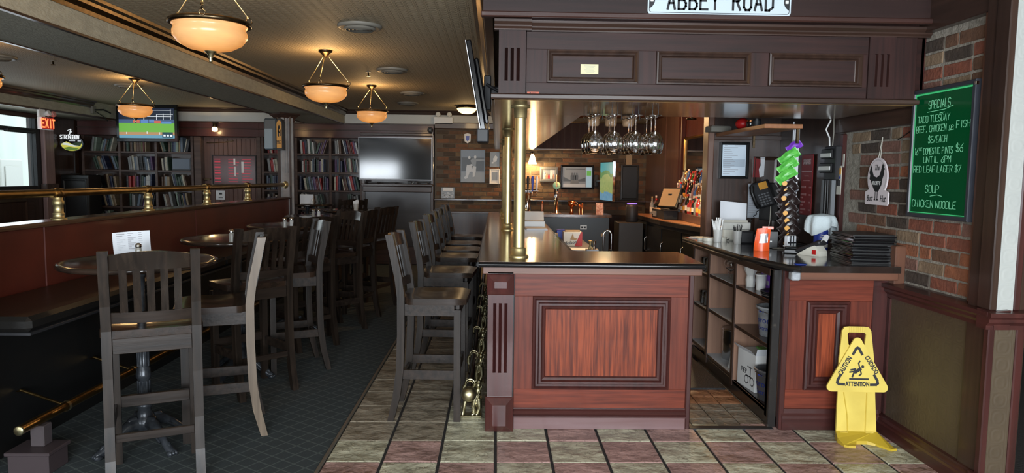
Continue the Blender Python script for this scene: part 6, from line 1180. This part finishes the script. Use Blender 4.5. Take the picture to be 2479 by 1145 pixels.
t = thing('steel_canister', 'tall brushed steel canister on the bottom shelf liner', 'canister', (1.86, 5.34, .1345)); obj('cylinder', MB().lathe([(.085, 0), (.088, .003), (.088, .23), (.085, .235), (.08, .235), (.08, .01), (0, .01)], 30, cap=False), MT['steel'], t); obj('rim', MB().lathe([(.088, .228), (.0905, .231), (.0905, .237), (.086, .239)], 30), MT['chrome'], t)
t = thing('clear_rack', 'clear acrylic tray leaning against the divider on the bottom shelf', 'tray', (1.80, 5.05, .1345)); obj('sheet', MB(TR(0, 0, .0, 0, R(24))).cbox(-.08, .08, 0, .006, 0, .21, .002), MT['frosted'], t); obj('ribs', MB(TR(0, 0, 0, 0, R(24))).box(-.06, -.05, -.004, 0, .02, .19).box(0, .01, -.004, 0, .02, .19), MT['white'], t)
def wineglass(name, loc, label, grp, sc_=1, up=True, m=None):
    pr = [(.034, 0), (.033, .003), (.006, .007), (.004, .012), (.0038, .075), (.006, .085), (.026, .098), (.041, .122), (.045, .148), (.042, .178), (.034, .205), (.0325, .205), (.0405, .178), (.0435, .148), (.0395, .123), (.024, .1), (0, .092)]
    if not up: pr = [(r, .205-z) for r, z in pr]
    return solo(name, MB().lathe([(r*sc_, z*sc_) for r, z in pr], 18, cap=False), m or MT['glass'], label, 'wine glass', loc, 0, grp)
for x, y in ((1.78, 5.30), (1.76, 5.18)): wineglass('wine_glass', (x, y, .7795), 'stemmed glass standing on the top liner of the middle shelf bay', 'stemmed glasses on the side shelves', .72)
def tumbler(loc, label, grp): return solo('glass_tumbler', MB().lathe([(.028, 0), (.03, .004), (.033, .11), (.031, .11), (.028, .008), (0, .008)], 14, cap=False), MT['glass'], label, 'glass', loc, 0, grp)
for z, zl in ((.7645, 'upper'), (.4845, 'middle')):
    for x in (1.745, 1.83):
        for y in (5.60, 5.69, 5.78): tumbler((x, y, z), 'clear tumbler on the %s shelf of the far side bay' % zl, 'tumblers on the side shelves')
solo('tall_bottle', MB().lathe([(.03, 0), (.032, .005), (.032, .15), (.012, .19), (.012, .225), (0, .225)], 16), mat('dark_bottle', (.05, .02, .012), .1, coat=.5), 'slim dark bottle on the bottom shelf of the far side bay', 'bottle', (1.76, 5.60, .1545))
solo('tall_bottle', MB().lathe([(.03, 0), (.03, .13), (.014, .165), (.014, .19), (.018, .195), (0, .2)], 16), MT['white'], 'white bottle on the middle shelf beside the divider', 'bottle', (1.78, 4.97, .5045))
# ================================================================ CAUTION SIGN
ws = thing('caution_sign', 'yellow plastic wet-floor sign with a falling figure, leaning on the side counter', 'caution sign', (2.14, 3.93, 0), R(-3))
Mw = TR(0, .07, .03, 0, R(-6))
yb = MB(Mw)
obj('back_leaf', MB(Mw).prism([(-.118, 0), (.118, 0), (.102, .45), (.085, .615), (.07, .637), (.045, .64), (.0, .64), (.0, .605), (.045, .605), (.054, .595), (.048, .535), (.03, .51), (-.03, .51), (-.048, .535), (-.054, .595), (-.045, .605), (-.0005, .605), (-.0005, .64), (-.045, .64), (-.07, .637), (-.085, .615), (-.102, .45)], 0, .014, 'y'), MT['yellow'], ws)
g = MB(Mw)
for k in range(8): x = -.045+k*.013; g.box(x, x+.004, -.003, .002, .608, .636)
obj('grip_ribs', g, MT['yellow'], ws)
tri = []
for cx, cz, a0 in ((.152, .282, -90), (.0, .55, 30), (-.152, .282, 150)):
    for k in range(7): a = R(a0+20*k); tri.append((cx+.026*math.cos(a), cz+.026*math.sin(a)))
obj('triangle', MB(Mw).prism(tri, -.012, .0, 'y'), MT['yellow'], ws)
g = MB(Mw)
def arcband(pts, w): 
    for q_, (a, c) in enumerate(zip(pts, pts[1:])):
        dx, dz = c[0]-a[0], c[1]-a[1]; L = math.hypot(dx, dz); nx, nz_ = -dz/L*w/2, dx/L*w/2; e = .35*w; ex, ez = dx/L*e, dz/L*e
        g.prism([(a[0]+nx-ex, a[1]+nz_-ez), (a[0]-nx-ex, a[1]-nz_-ez), (c[0]-nx+ex, c[1]-nz_+ez), (c[0]+nx+ex, c[1]+nz_+ez)], -.0132-.00012*q_, -.012, 'y')
arcband([(-.026, .478), (-.008, .512), (0, .516), (.008, .512), (.026, .478)], .015); arcband([(-.098, .355), (-.115, .325), (-.118, .308), (-.108, .300), (-.078, .299)], .015); arcband([(.098, .355), (.115, .325), (.118, .308), (.108, .300), (.078, .299)], .015)
arcband([(-.045, .332), (.062, .332)], .010)
stuff(obj('triangle_line', g, MT['ink'], ws))
g = MB(Mw); a = R(61)
ftext(g, 'ATTENTION', 0, .2905, .036, -.0122, sx=.69, bold=.0016); ftext(g, 'CAUTION', -.062, .402, .040, -.0122, rot=R(60), sx=.68, bold=.0016); ftext(g, 'CUIDADO', .072, .410, .038, -.0122, rot=R(-58), sx=.67, bold=.0016); obj('lettering', g, MT['ink'], ws)
g = MB(Mw); g.prism([(.030+.009*math.cos(k*.63), .405+.009*math.sin(k*.63)) for k in range(10)], -.0132, -.012, 'y'); arcband([(-.038, .385), (-.012, .39), (-.022, .365), (-.030, .345)], .010); arcband([(-.012, .372), (.016, .392)], .018); arcband([(.012, .398), (.006, .425), (.014, .438)], .008); arcband([(.018, .38), (.022, .362), (.01, .352)], .008); arcband([(-.01, .378), (-.045, .372)], .009); obj('falling_figure', g, MT['ink'], ws)
obj('ribs', MB(Mw).tube([(-.05, -.001, .0), (-.055, -.001, .12), (-.075, -.001, .25)], .003, 6).tube([(.05, -.001, .0), (.055, -.001, .12), (.06, -.001, .25)], .003, 6), MT['yellow_d'], ws)
# flared foot of the sign
ft = MB()
def foot(u, v): x = (u-.5)*(.236+.07*v); return (x, .07-.16*v-.02*v*math.sin(math.pi*u)*-1, .035*(1-v)**1.4+.012+.012*v*abs(2*u-1))
pts = [(-.118, .078), (.118, .078), (.15, -.06), (.158, -.085), (.12, -.10), (.07, -.02), (.03, .0), (-.03, -.002), (-.05, -.03), (-.06, -.062), (-.10, -.062), (-.12, -.045), (-.13, .02)]
ft.add([(x, y, .012+max(0, (y+.02))*.42) for x, y in pts]+[(x*1.01, y-.003, .0) for x, y in pts], [tuple(range(len(pts)))]+[(i, (i+1) % len(pts), len(pts)+(i+1) % len(pts), len(pts)+i) for i in range(len(pts))])
obj('foot', ft, MT['yellow_d'], ws); [obj('hinge', MB().cbox(x-.025, x+.025, .06, .075, .035, .05, .003), MT['yellow'], ws) for x in (-.075, .075)]
# ================================================================ GLASS RACK
gr_ = thing('glass_rack', 'black wire rack for stemware under the canopy', 'glass rack', (.80, 4.55, CZ-.01))
g = MB()
for x in (-.19, -.065, .065, .19): 
    for s_ in (-.018, .018): g.tube([(x+s_, -.14, -.035), (x+s_, .3, -.035)], .003, 6)
    for y in (-.12, .28): g.tube([(x-.018, y, -.035), (x-.018, y, 0)], .003, 6).tube([(x+.018, y, -.035), (x+.018, y, 0)], .003, 6)
obj('wires', g, MT['black'], gr_)
for ix, x in enumerate((-.19, -.065, .065, .19)):
    for iy, y in enumerate((-.11, 0, .11)):
        wineglass('hanging_wine_glass', (.80+x+rnd.uniform(-.006, .006), 4.55+y, CZ-.043-.240), 'hanging wine glass, %s row of the rack from the brass post, %s of its row' % (('first', 'second', 'third', 'fourth')[ix], ('front', 'middle', 'back')[iy]), 'hanging wine glasses', 1.17, False)
for x in (.66, .78, .90): solo('copper_mug', MB().lathe([(.036, 0), (.04, .01), (.044, .07), (.042, .07), (.038, .012), (0, .012)], 18, cap=False), mat('amber_glass', (.45, .28, .16), .15, trans=.4), 'amber tinted cup hung upside down behind the stemware', 'cup', (x, 4.86, CZ-.085), 0, 'cups behind the stemware')
# ================================================================ BAR TOP AND BACK BAR
def tap(x, y, z, label, col_):
    t = thing('beer_tap', label, 'beer tap', (x, y, z)); obj('tower', MB().lathe([(.05, 0), (.05, .012), (.03, .02), (.028, .33), (.032, .34), (.02, .36)], 20), MT['chrome'], t); obj('spout', MB().tube([(0, 0, .30), (0, -.06, .305), (0, -.09, .28), (0, -.09, .25)], .009, 8), MT['steel'], t); obj('badge', MB(TR(0, -.03, .38, 0, R(90))).lathe([(.0, -.006), (.05, -.005), (.05, .005), (0, .006)], 22), col_, t); obj('handle', MB().tube([(0, -.03, .36), (0, -.02, .46), (0, -.015, .52)], [.012, .014, .018], 10), MT['copper'], t); obj('drip_tray', MB().cbox(-.07, .07, -.13, .06, -.0, .012, .003), MT['apron'], t); return t
tap(.80, 9.40, BT, 'chrome beer tower with a round pale green badge on the far bar', mat('pale_green', (.40, .66, .40), .4))
t = thing('tap_cluster', 'cluster of coloured beer tap handles on a dark font behind the brass posts', 'beer font', (.42, 9.45, BT)); obj('font', MB().lathe([(.06, 0), (.05, .02), (.04, .04), (.04, .26), (.06, .28)], 18).tube([(-.14, 0, .30), (.14, 0, .30)], .022, 10), MT['chrome'], t)
for k, m in enumerate((MT['white'], MT['blue'], MT['charcoal'], MT['blue'], MT['white'])): x = -.12+k*.06; obj('tap_handle', MB().tube([(x, -.03, .30), (x, -.035, .36), (x, -.03, .46), (x, -.03, .50)], [.008, .012, .02, .012], 10), m, t); obj('spout', MB().tube([(x, -.02, .30), (x, -.07, .29), (x, -.075, .24)], .006, 6), MT['steel'], t)
t = thing('copper_cup', 'copper goblet on the far bar top next to the beer tower', 'cup', (1.02, 9.50, BT)); obj('bowl', MB().lathe([(.025, 0), (.028, .004), (.02, .05), (.02, .09), (.05, .11), (.055, .17), (.052, .17), (.046, .115), (0, .11)], 20, cap=False), MT['copper'], t); obj('handle', MB().tube([(.05, 0, .16), (.08, 0, .14), (.07, 0, .11), (.045, 0, .115)], .005, 6), MT['copper'], t)
solo('copper_shaker', MB().lathe([(.02, 0), (.022, .01), (.022, .12), (.012, .16), (0, .165)], 16), mat('dull_copper', (.30, .12, .06), .35, .8), 'slim dull copper bottle on the far bar top', 'bottle', (.62, 9.52, BT))
for x, h, l in ((1.12, .12, 'short'), (1.16, .14, 'tall')): solo('wooden_muddler', MB().lathe([(.014, 0), (.016, .03), (.011, .06), (.014, h), (0, h+.006)], 12), MT['copper'], '%s wooden muddler standing by the copper goblet' % l, 'muddler', (x, 9.46, BT))
solo('table_tent', MB().prism([(-.03, 0), (.03, 0), (0, .15)], -.05, .05, 'x'), mat('tent_print', (.30, .13, .08), .5, col2=(.5, .35, .28), nscale=40), 'brown printed table tent at the end of the far bar', 'table tent', (1.40, 9.50, BT))
t = thing('garnish_tray', 'pale plastic garnish caddy with an open lid on the bar top', 'caddy', (.36, 6.95, BT), R(2)); obj('box', MB().cbox(-.12, .12, -.06, .06, 0, .06, .006), MT['white'], t); obj('lid', MB(TR(0, .06, .06, 0, R(60))).cbox(-.12, .12, 0, .1, 0, .005, .002), MT['frosted'], t)
solo('bar_papers', MB(TR(0, 0, 0, R(6))).box(-.1, .1, -.14, .14, 0, .006).box(-.09, .1, -.12, .15, .0062, .010), MT['paper'], 'stack of white sheets in front of the garnish caddy', 'papers', (.37, 6.70, BT))
# underbar work unit on the inside of the bar
ub = thing('underbar_sink', 'low dark steel work unit with a sink along the inside of the bar', 'sink unit', (.78, 7.2, 0)); obj('body', MB().box(.54, 1.02, 5.0, 9.15, 0, .76), MT['charcoal'], ub, world=True); obj('top', MB().cbox(.54, 1.03, 5.0, 9.15, .76, .785, .004), MT['greysteel'], ub, world=True)
t = thing('tap_faucet', 'tall arched chrome pre-rinse faucet at the underbar sink', 'faucet', (.93, 6.05, .785)); obj('arc', MB().tube([(0, 0, 0), (0, 0, .24)]+[(.035-.035*math.cos(R(a)), 0, .24+.045*math.sin(R(a))) for a in range(15, 181, 15)]+[(.07, 0, .12)], .008, 8), MT['steel'], t); obj('base', MB().lathe([(.025, 0), (.02, .03), (.012, .05)], 14), MT['chrome'], t); obj('spray_head', MB().tube([(.07, 0, .12), (.07, 0, .04)], [.012, .016], 10), MT['black'], t)
t = thing('beer_carton', 'white and red bottle carton with script lettering on the work unit', 'carton', (.83, 7.62, .785)); obj('carton', MB().cbox(-.10, .10, -.08, .08, 0, .15, .003), MT['white'], t); obj('red_corner', MB().prism([(.02, 0), (.1005, 0), (.1005, .151), (.085, .151)], -.082, -.08, 'y'), MT['redplastic'], t); obj('brown_mark', MB().prism([(-.03, .07), (.0, .14), (.01, .09), (.05, .08), (.03, .06)], -.0815, -.08, 'y'), MT['cardboard'], t); g = MB(); ftext(g, 'Molson', -.03, .02, .05, -.082, .3, R(8)); obj('lettering', g, MT['ink'], t); obj('flap', MB().box(-.08, .08, -.06, .02, .15, .165), MT['cardboard'], t)
solo('blue_carton', MB().cbox(-.05, .05, -.07, .07, 0, .15, .003).cbox(-.045, .045, -.06, .06, .15, .156, .002), MT['blue'], 'deep blue carton behind the red and white one', 'carton', (.72, 7.80, .785))
solo('paper_bag', MB().prism([(-.06, 0), (.06, 0), (.05, .13), (-.055, .14)], -.04, .04, 'y'), MT['cardboard'], 'brown paper bag at the inner edge of the bar', 'bag', (.62, 7.62, .785))
solo('order_pad', MB(TR(0, 0, 0, R(-14))).box(-.12, .12, -.12, .12, 0, .008), MT['paper'], 'white lined sheet lying on the work unit', 'paper', (.83, 7.15, .7855))
t = thing('bottle_opener_rack', 'small chrome jigger pair on a wire rack at the sink', 'rack', (.93, 6.75, .785)); obj('rack', MB().cbox(-.06, .06, -.04, .04, 0, .05, .003), MT['greysteel'], t)
for x in (-.02, .02): obj('jigger', MB().lathe([(.016, .05), (.008, .085), (.018, .13)], 14, (x, 0, 0)), MT['brass'] if x < 0 else MT['chrome'], t)
t = thing('socket_plate', 'white double socket plate on the dark face of the far bar', 'socket', (1.16, 9.298, .86)); obj('plate', MB().cbox(-.045, .045, -.008, 0, -.03, .03, .003), MT['white'], t); obj('outlets', MB().box(-.03, -.005, -.0095, -.008, -.012, .012).box(.005, .03, -.0095, -.008, -.012, .012), MT['ink'], t)
solo('wood_tag', MB().cbox(-.025, .025, -.006, 0, -.02, .02, .002), MT['cardboard'], 'small tan tag on the dark face of the far bar', 'tag', (1.42, 9.298, .76))
# back bar
bk = thing('back_bar', 'dark back bar of black cabinet doors under a worn wooden top', 'cabinet', (2.3, 8.8, 0))
def bkp(n, mb, m): return obj(n, mb, m, bk, world=True)
bkp('body', MB().prism([(2.02, 10.2), (2.06, 8.6), (2.24, 7.42), (2.53, 7.42), (2.53, 10.2)], 0, .95, 'z'), MT['charcoal'])
FP = [(2.02, 10.2), (2.04, 9.4), (2.06, 8.6), (2.15, 8.0), (2.24, 7.42)]
for a, c in zip(FP, FP[1:]):
    dx, dy = c[0]-a[0], c[1]-a[1]; L = math.hypot(dx, dy); M_ = Matrix(((dx/L, -dy/L, 0, a[0]), (dy/L, dx/L, 0, a[1]), (0, 0, 1, 0), (0, 0, 0, 1)))
    d_ = bkp('door', MB(M_).cbox(.02, L-.02, -.022, 0, .08, .90, .004), MT['black']); obj('handle', MB(M_).tube([(.05, -.022, .55), (.05, -.05, .57), (.05, -.05, .72), (.05, -.022, .74)], .007, 6), MT['steel'], d_, world=True)
bkp('worktop', MB().prism([(1.97, 10.22), (2.01, 8.58), (2.20, 7.38), (2.53, 7.38), (2.53, 10.22)], .95, 1.0, 'z'), MT['blackedge'])
bkp('worn_top', MB().prism([(2.0, 10.2), (2.04, 8.6), (2.225, 7.40), (2.53, 7.40), (2.53, 10.2)], 1.0, 1.006, 'z'), wood('worn_top_wood', (.40, .19, .09), (.26, .12, .06), 'y', .4, .2))
rs = thing('bottle_riser', 'stepped wooden riser for spirits along the back bar wall', 'shelf', (2.4, 9.0, 1.006))
for k, (x0, z1) in enumerate(((2.28, 1.10), (2.37, 1.22), (2.45, 1.36))): obj('step', MB().cbox(x0, 2.53, 7.7, 9.5, 1.006 if k == 0 else (1.10, 1.10, 1.22)[k], z1, .004), MT['door'], rs, world=True)
mi = thing('bar_mirror', 'brass edged mirror on the wall behind the spirits', 'mirror', (2.55, 8.75, 1.42), RW); obj('glass', MB().box(-.72, .72, -.012, 0, 0, .62), MT['mirror'], mi); obj('frame', MB().loops(-.75, .75, -.03, .65, [(0, 0), (0, -.03), (.02, -.035), (.035, -.02), (.035, -.013)], False), MT['oldbrass'], mi); obj('gilt_lettering', MB().cbox(.1, .7, -.016, -.012, .42, .435, .002).cbox(.25, .7, -.016, -.012, .56, .575, .002), MT['brass'], mi)
BOT = dict(green=mat('green_bottle', (.02, .16, .04), .08, trans=.25, coat=.5), amber=mat('amber_bottle', (.22, .08, .02), .08, trans=.2, coat=.5), dark=mat('black_bottle', (.012, .014, .012), .1, coat=.5), clear=mat('clear_bottle', (.50, .54, .54), .06, trans=.6), red=mat('red_bottle', (.35, .03, .03), .12, coat=.4), blue=mat('blue_bottle', (.05, .14, .40), .1, coat=.5), pink=mat('pink_bottle', (.45, .25, .25), .12, trans=.3))
def bottle(x, y, z, k, h, r, cap, lbl, tierw):
    t = thing('spirit_bottle', '%s spirit bottle with %s cap on %s' % ({'dark': 'black', 'clear': 'clear'}.get(k, k), cap[0], tierw), 'bottle', (x, y, z), rnd.uniform(0, 6), 'spirits on the back bar')
    obj('glass_body', MB().lathe([(r*.9, 0), (r, .006), (r, h*.55), (r*.9, h*.62), (r*.36, h*.74), (r*.33, h*.93), (0, h*.93)], 14), BOT[k], t); obj('cap', MB().lathe([(r*.42, h*.90), (r*.42, h), (0, h)], 10), cap[1], t)
    if lbl: obj('label', MB().lathe([(r*1.015, h*.16), (r*1.015, h*.42)], 14, cap=False), lbl, t)
caps = [('a white', MT['white']), ('a red', MT['redplastic']), ('a gold', MT['brass']), ('a black', MT['black'])]
for tier, (x, z, w) in enumerate(((2.33, 1.1005, 'the lowest step'), (2.41, 1.2205, 'the middle step'), (2.49, 1.3605, 'the top step'))):
    y = 7.85
    while y < 9.4:
        k = rnd.choice(('green', 'amber', 'dark', 'clear', 'red', 'blue', 'pink', 'dark', 'amber') if tier else ('clear', 'pink', 'dark', 'amber', 'red')); r = rnd.uniform(.03, .038); h = rnd.uniform(.22, .29) if tier else rnd.uniform(.18, .25)
        bottle(x, y, z, k, h, r, caps[rnd.randrange(4)], rnd.choice((MT['cream'], MT['white'], None, MT['chipgold'])), w+' of the back bar riser'); y += r*2+rnd.uniform(.006, .05)
for y, x, k in ((9.62, 2.30, 'clear'), (9.72, 2.36, 'pink'), (9.80, 2.24, 'dark'), (9.90, 2.33, 'amber'), (9.98, 2.22, 'clear'), (10.08, 2.30, 'pink'), (9.55, 2.40, 'dark'), (9.86, 2.42, 'red')):
    bottle(x, y, 1.0065, k, rnd.uniform(.2, .3), .032, caps[rnd.randrange(4)], rnd.choice((MT['cream'], MT['white'], None)), 'the back bar top past the riser')
t = thing('cash_register_base', 'dark cash drawer with a grey printer front on the back bar', 'cash drawer', (2.135, 9.0, 1.0065), R(-87)); obj('drawer', MB().cbox(-.30, .24, -.05, .13, 0, .115, .005), MT['charcoal'], t); obj('printer_front', MB().cbox(-.29, -.08, -.056, -.05, .02, .085, .004), MT['galv'], t); obj('slot', MB().box(-.25, -.22, -.058, -.056, .025, .045), MT['black'], t); obj('top_board', MB().cbox(-.30, .24, -.06, .14, .115, .125, .003), MT['cardboard'], t)
t = thing('till_screen', 'tilted touch-screen till on a stand above the cash drawer', 'till', (2.13, 8.72, 1.1325), R(-58)); Ml = TR(0, 0, .02, 0, R(-22)); obj('stand', MB().cbox(-.08, .08, -.04, .10, 0, .015, .004).cbox(-.03, .03, .04, .07, .015, .2, .004), MT['black'], t); obj('casing', MB(Ml).cbox(-.16, .16, -.02, .03, 0, .27, .01), MT['black'], t); obj('screen', MB(Ml).box(-.14, .14, -.0215, -.02, .02, .25), mat('till_glass', (.30, .20, .10), .15, emit=(.40, .27, .14), es=.25), t); obj('card_slot', MB(Ml).cbox(.16, .185, -.01, .02, .08, .18, .004), MT['grey'], t)
for i, (x, y) in enumerate(((2.30, 7.62), (2.36, 7.55), (2.28, 7.52))): solo('glass_carafe', MB().lathe([(.04, 0), (.045, .01), (.045, .06), (.025, .11), (.028, .19), (.04, .22), (.038, .22), (.024, .18), (.021, .11), (.04, .06), (0, .008)], 18, cap=False), MT['glass'] if i < 2 else BOT['pink'], ('first clear carafe', 'second clear carafe', 'pink tinted carafe')[i]+' at the near end of the back bar', 'carafe', (x, y, 1.0065))
solo('round_speaker', MB().lathe([(.08, 0), (.085, .01), (.085, .2), (.07, .235), (.03, .245), (0, .245)], 24), MT['charcoal'], 'black cylinder speaker with a violet ring at the corner of the far bar', 'speaker', (1.90, 9.98, .80))
bpy.data.objects['round_speaker'].location = (1.86, 9.60, .9225)
solo('corner_cabinet', MB().cbox(-.2, .13, -.2, .2, 0, .92, .006), MT['charcoal'], 'low dark cabinet in the corner between far bar and back bar', 'cabinet', (1.85, 9.60, 0))
solo('violet_ring', MB().lathe([(.045, 0), (.07, .0), (.07, .004), (.045, .006)], 22), EM('violet_led', (.25, .15, .9), 1.6), 'violet light ring on top of the black cylinder speaker', 'light ring', (1.86, 9.60, 1.168))
solo('dark_poster', MB().loops(-.15, .15, 0, .60, [(0, .02), (0, -.01), (.02, -.012), (.03, -.004)]), MT['black'], 'dark framed poster on the brick beyond the side-on screen', 'poster', (2.27, 11.985, 1.14))
solo('price_tag', MB().box(-.05, .05, -.004, 0, 0, .2), MT['cardboard'], 'pale paper strip taped above the dark poster', 'paper', (2.25, 11.98, 1.90-.21+.28))
bpy.data.objects['price_tag'].location.z = 1.74
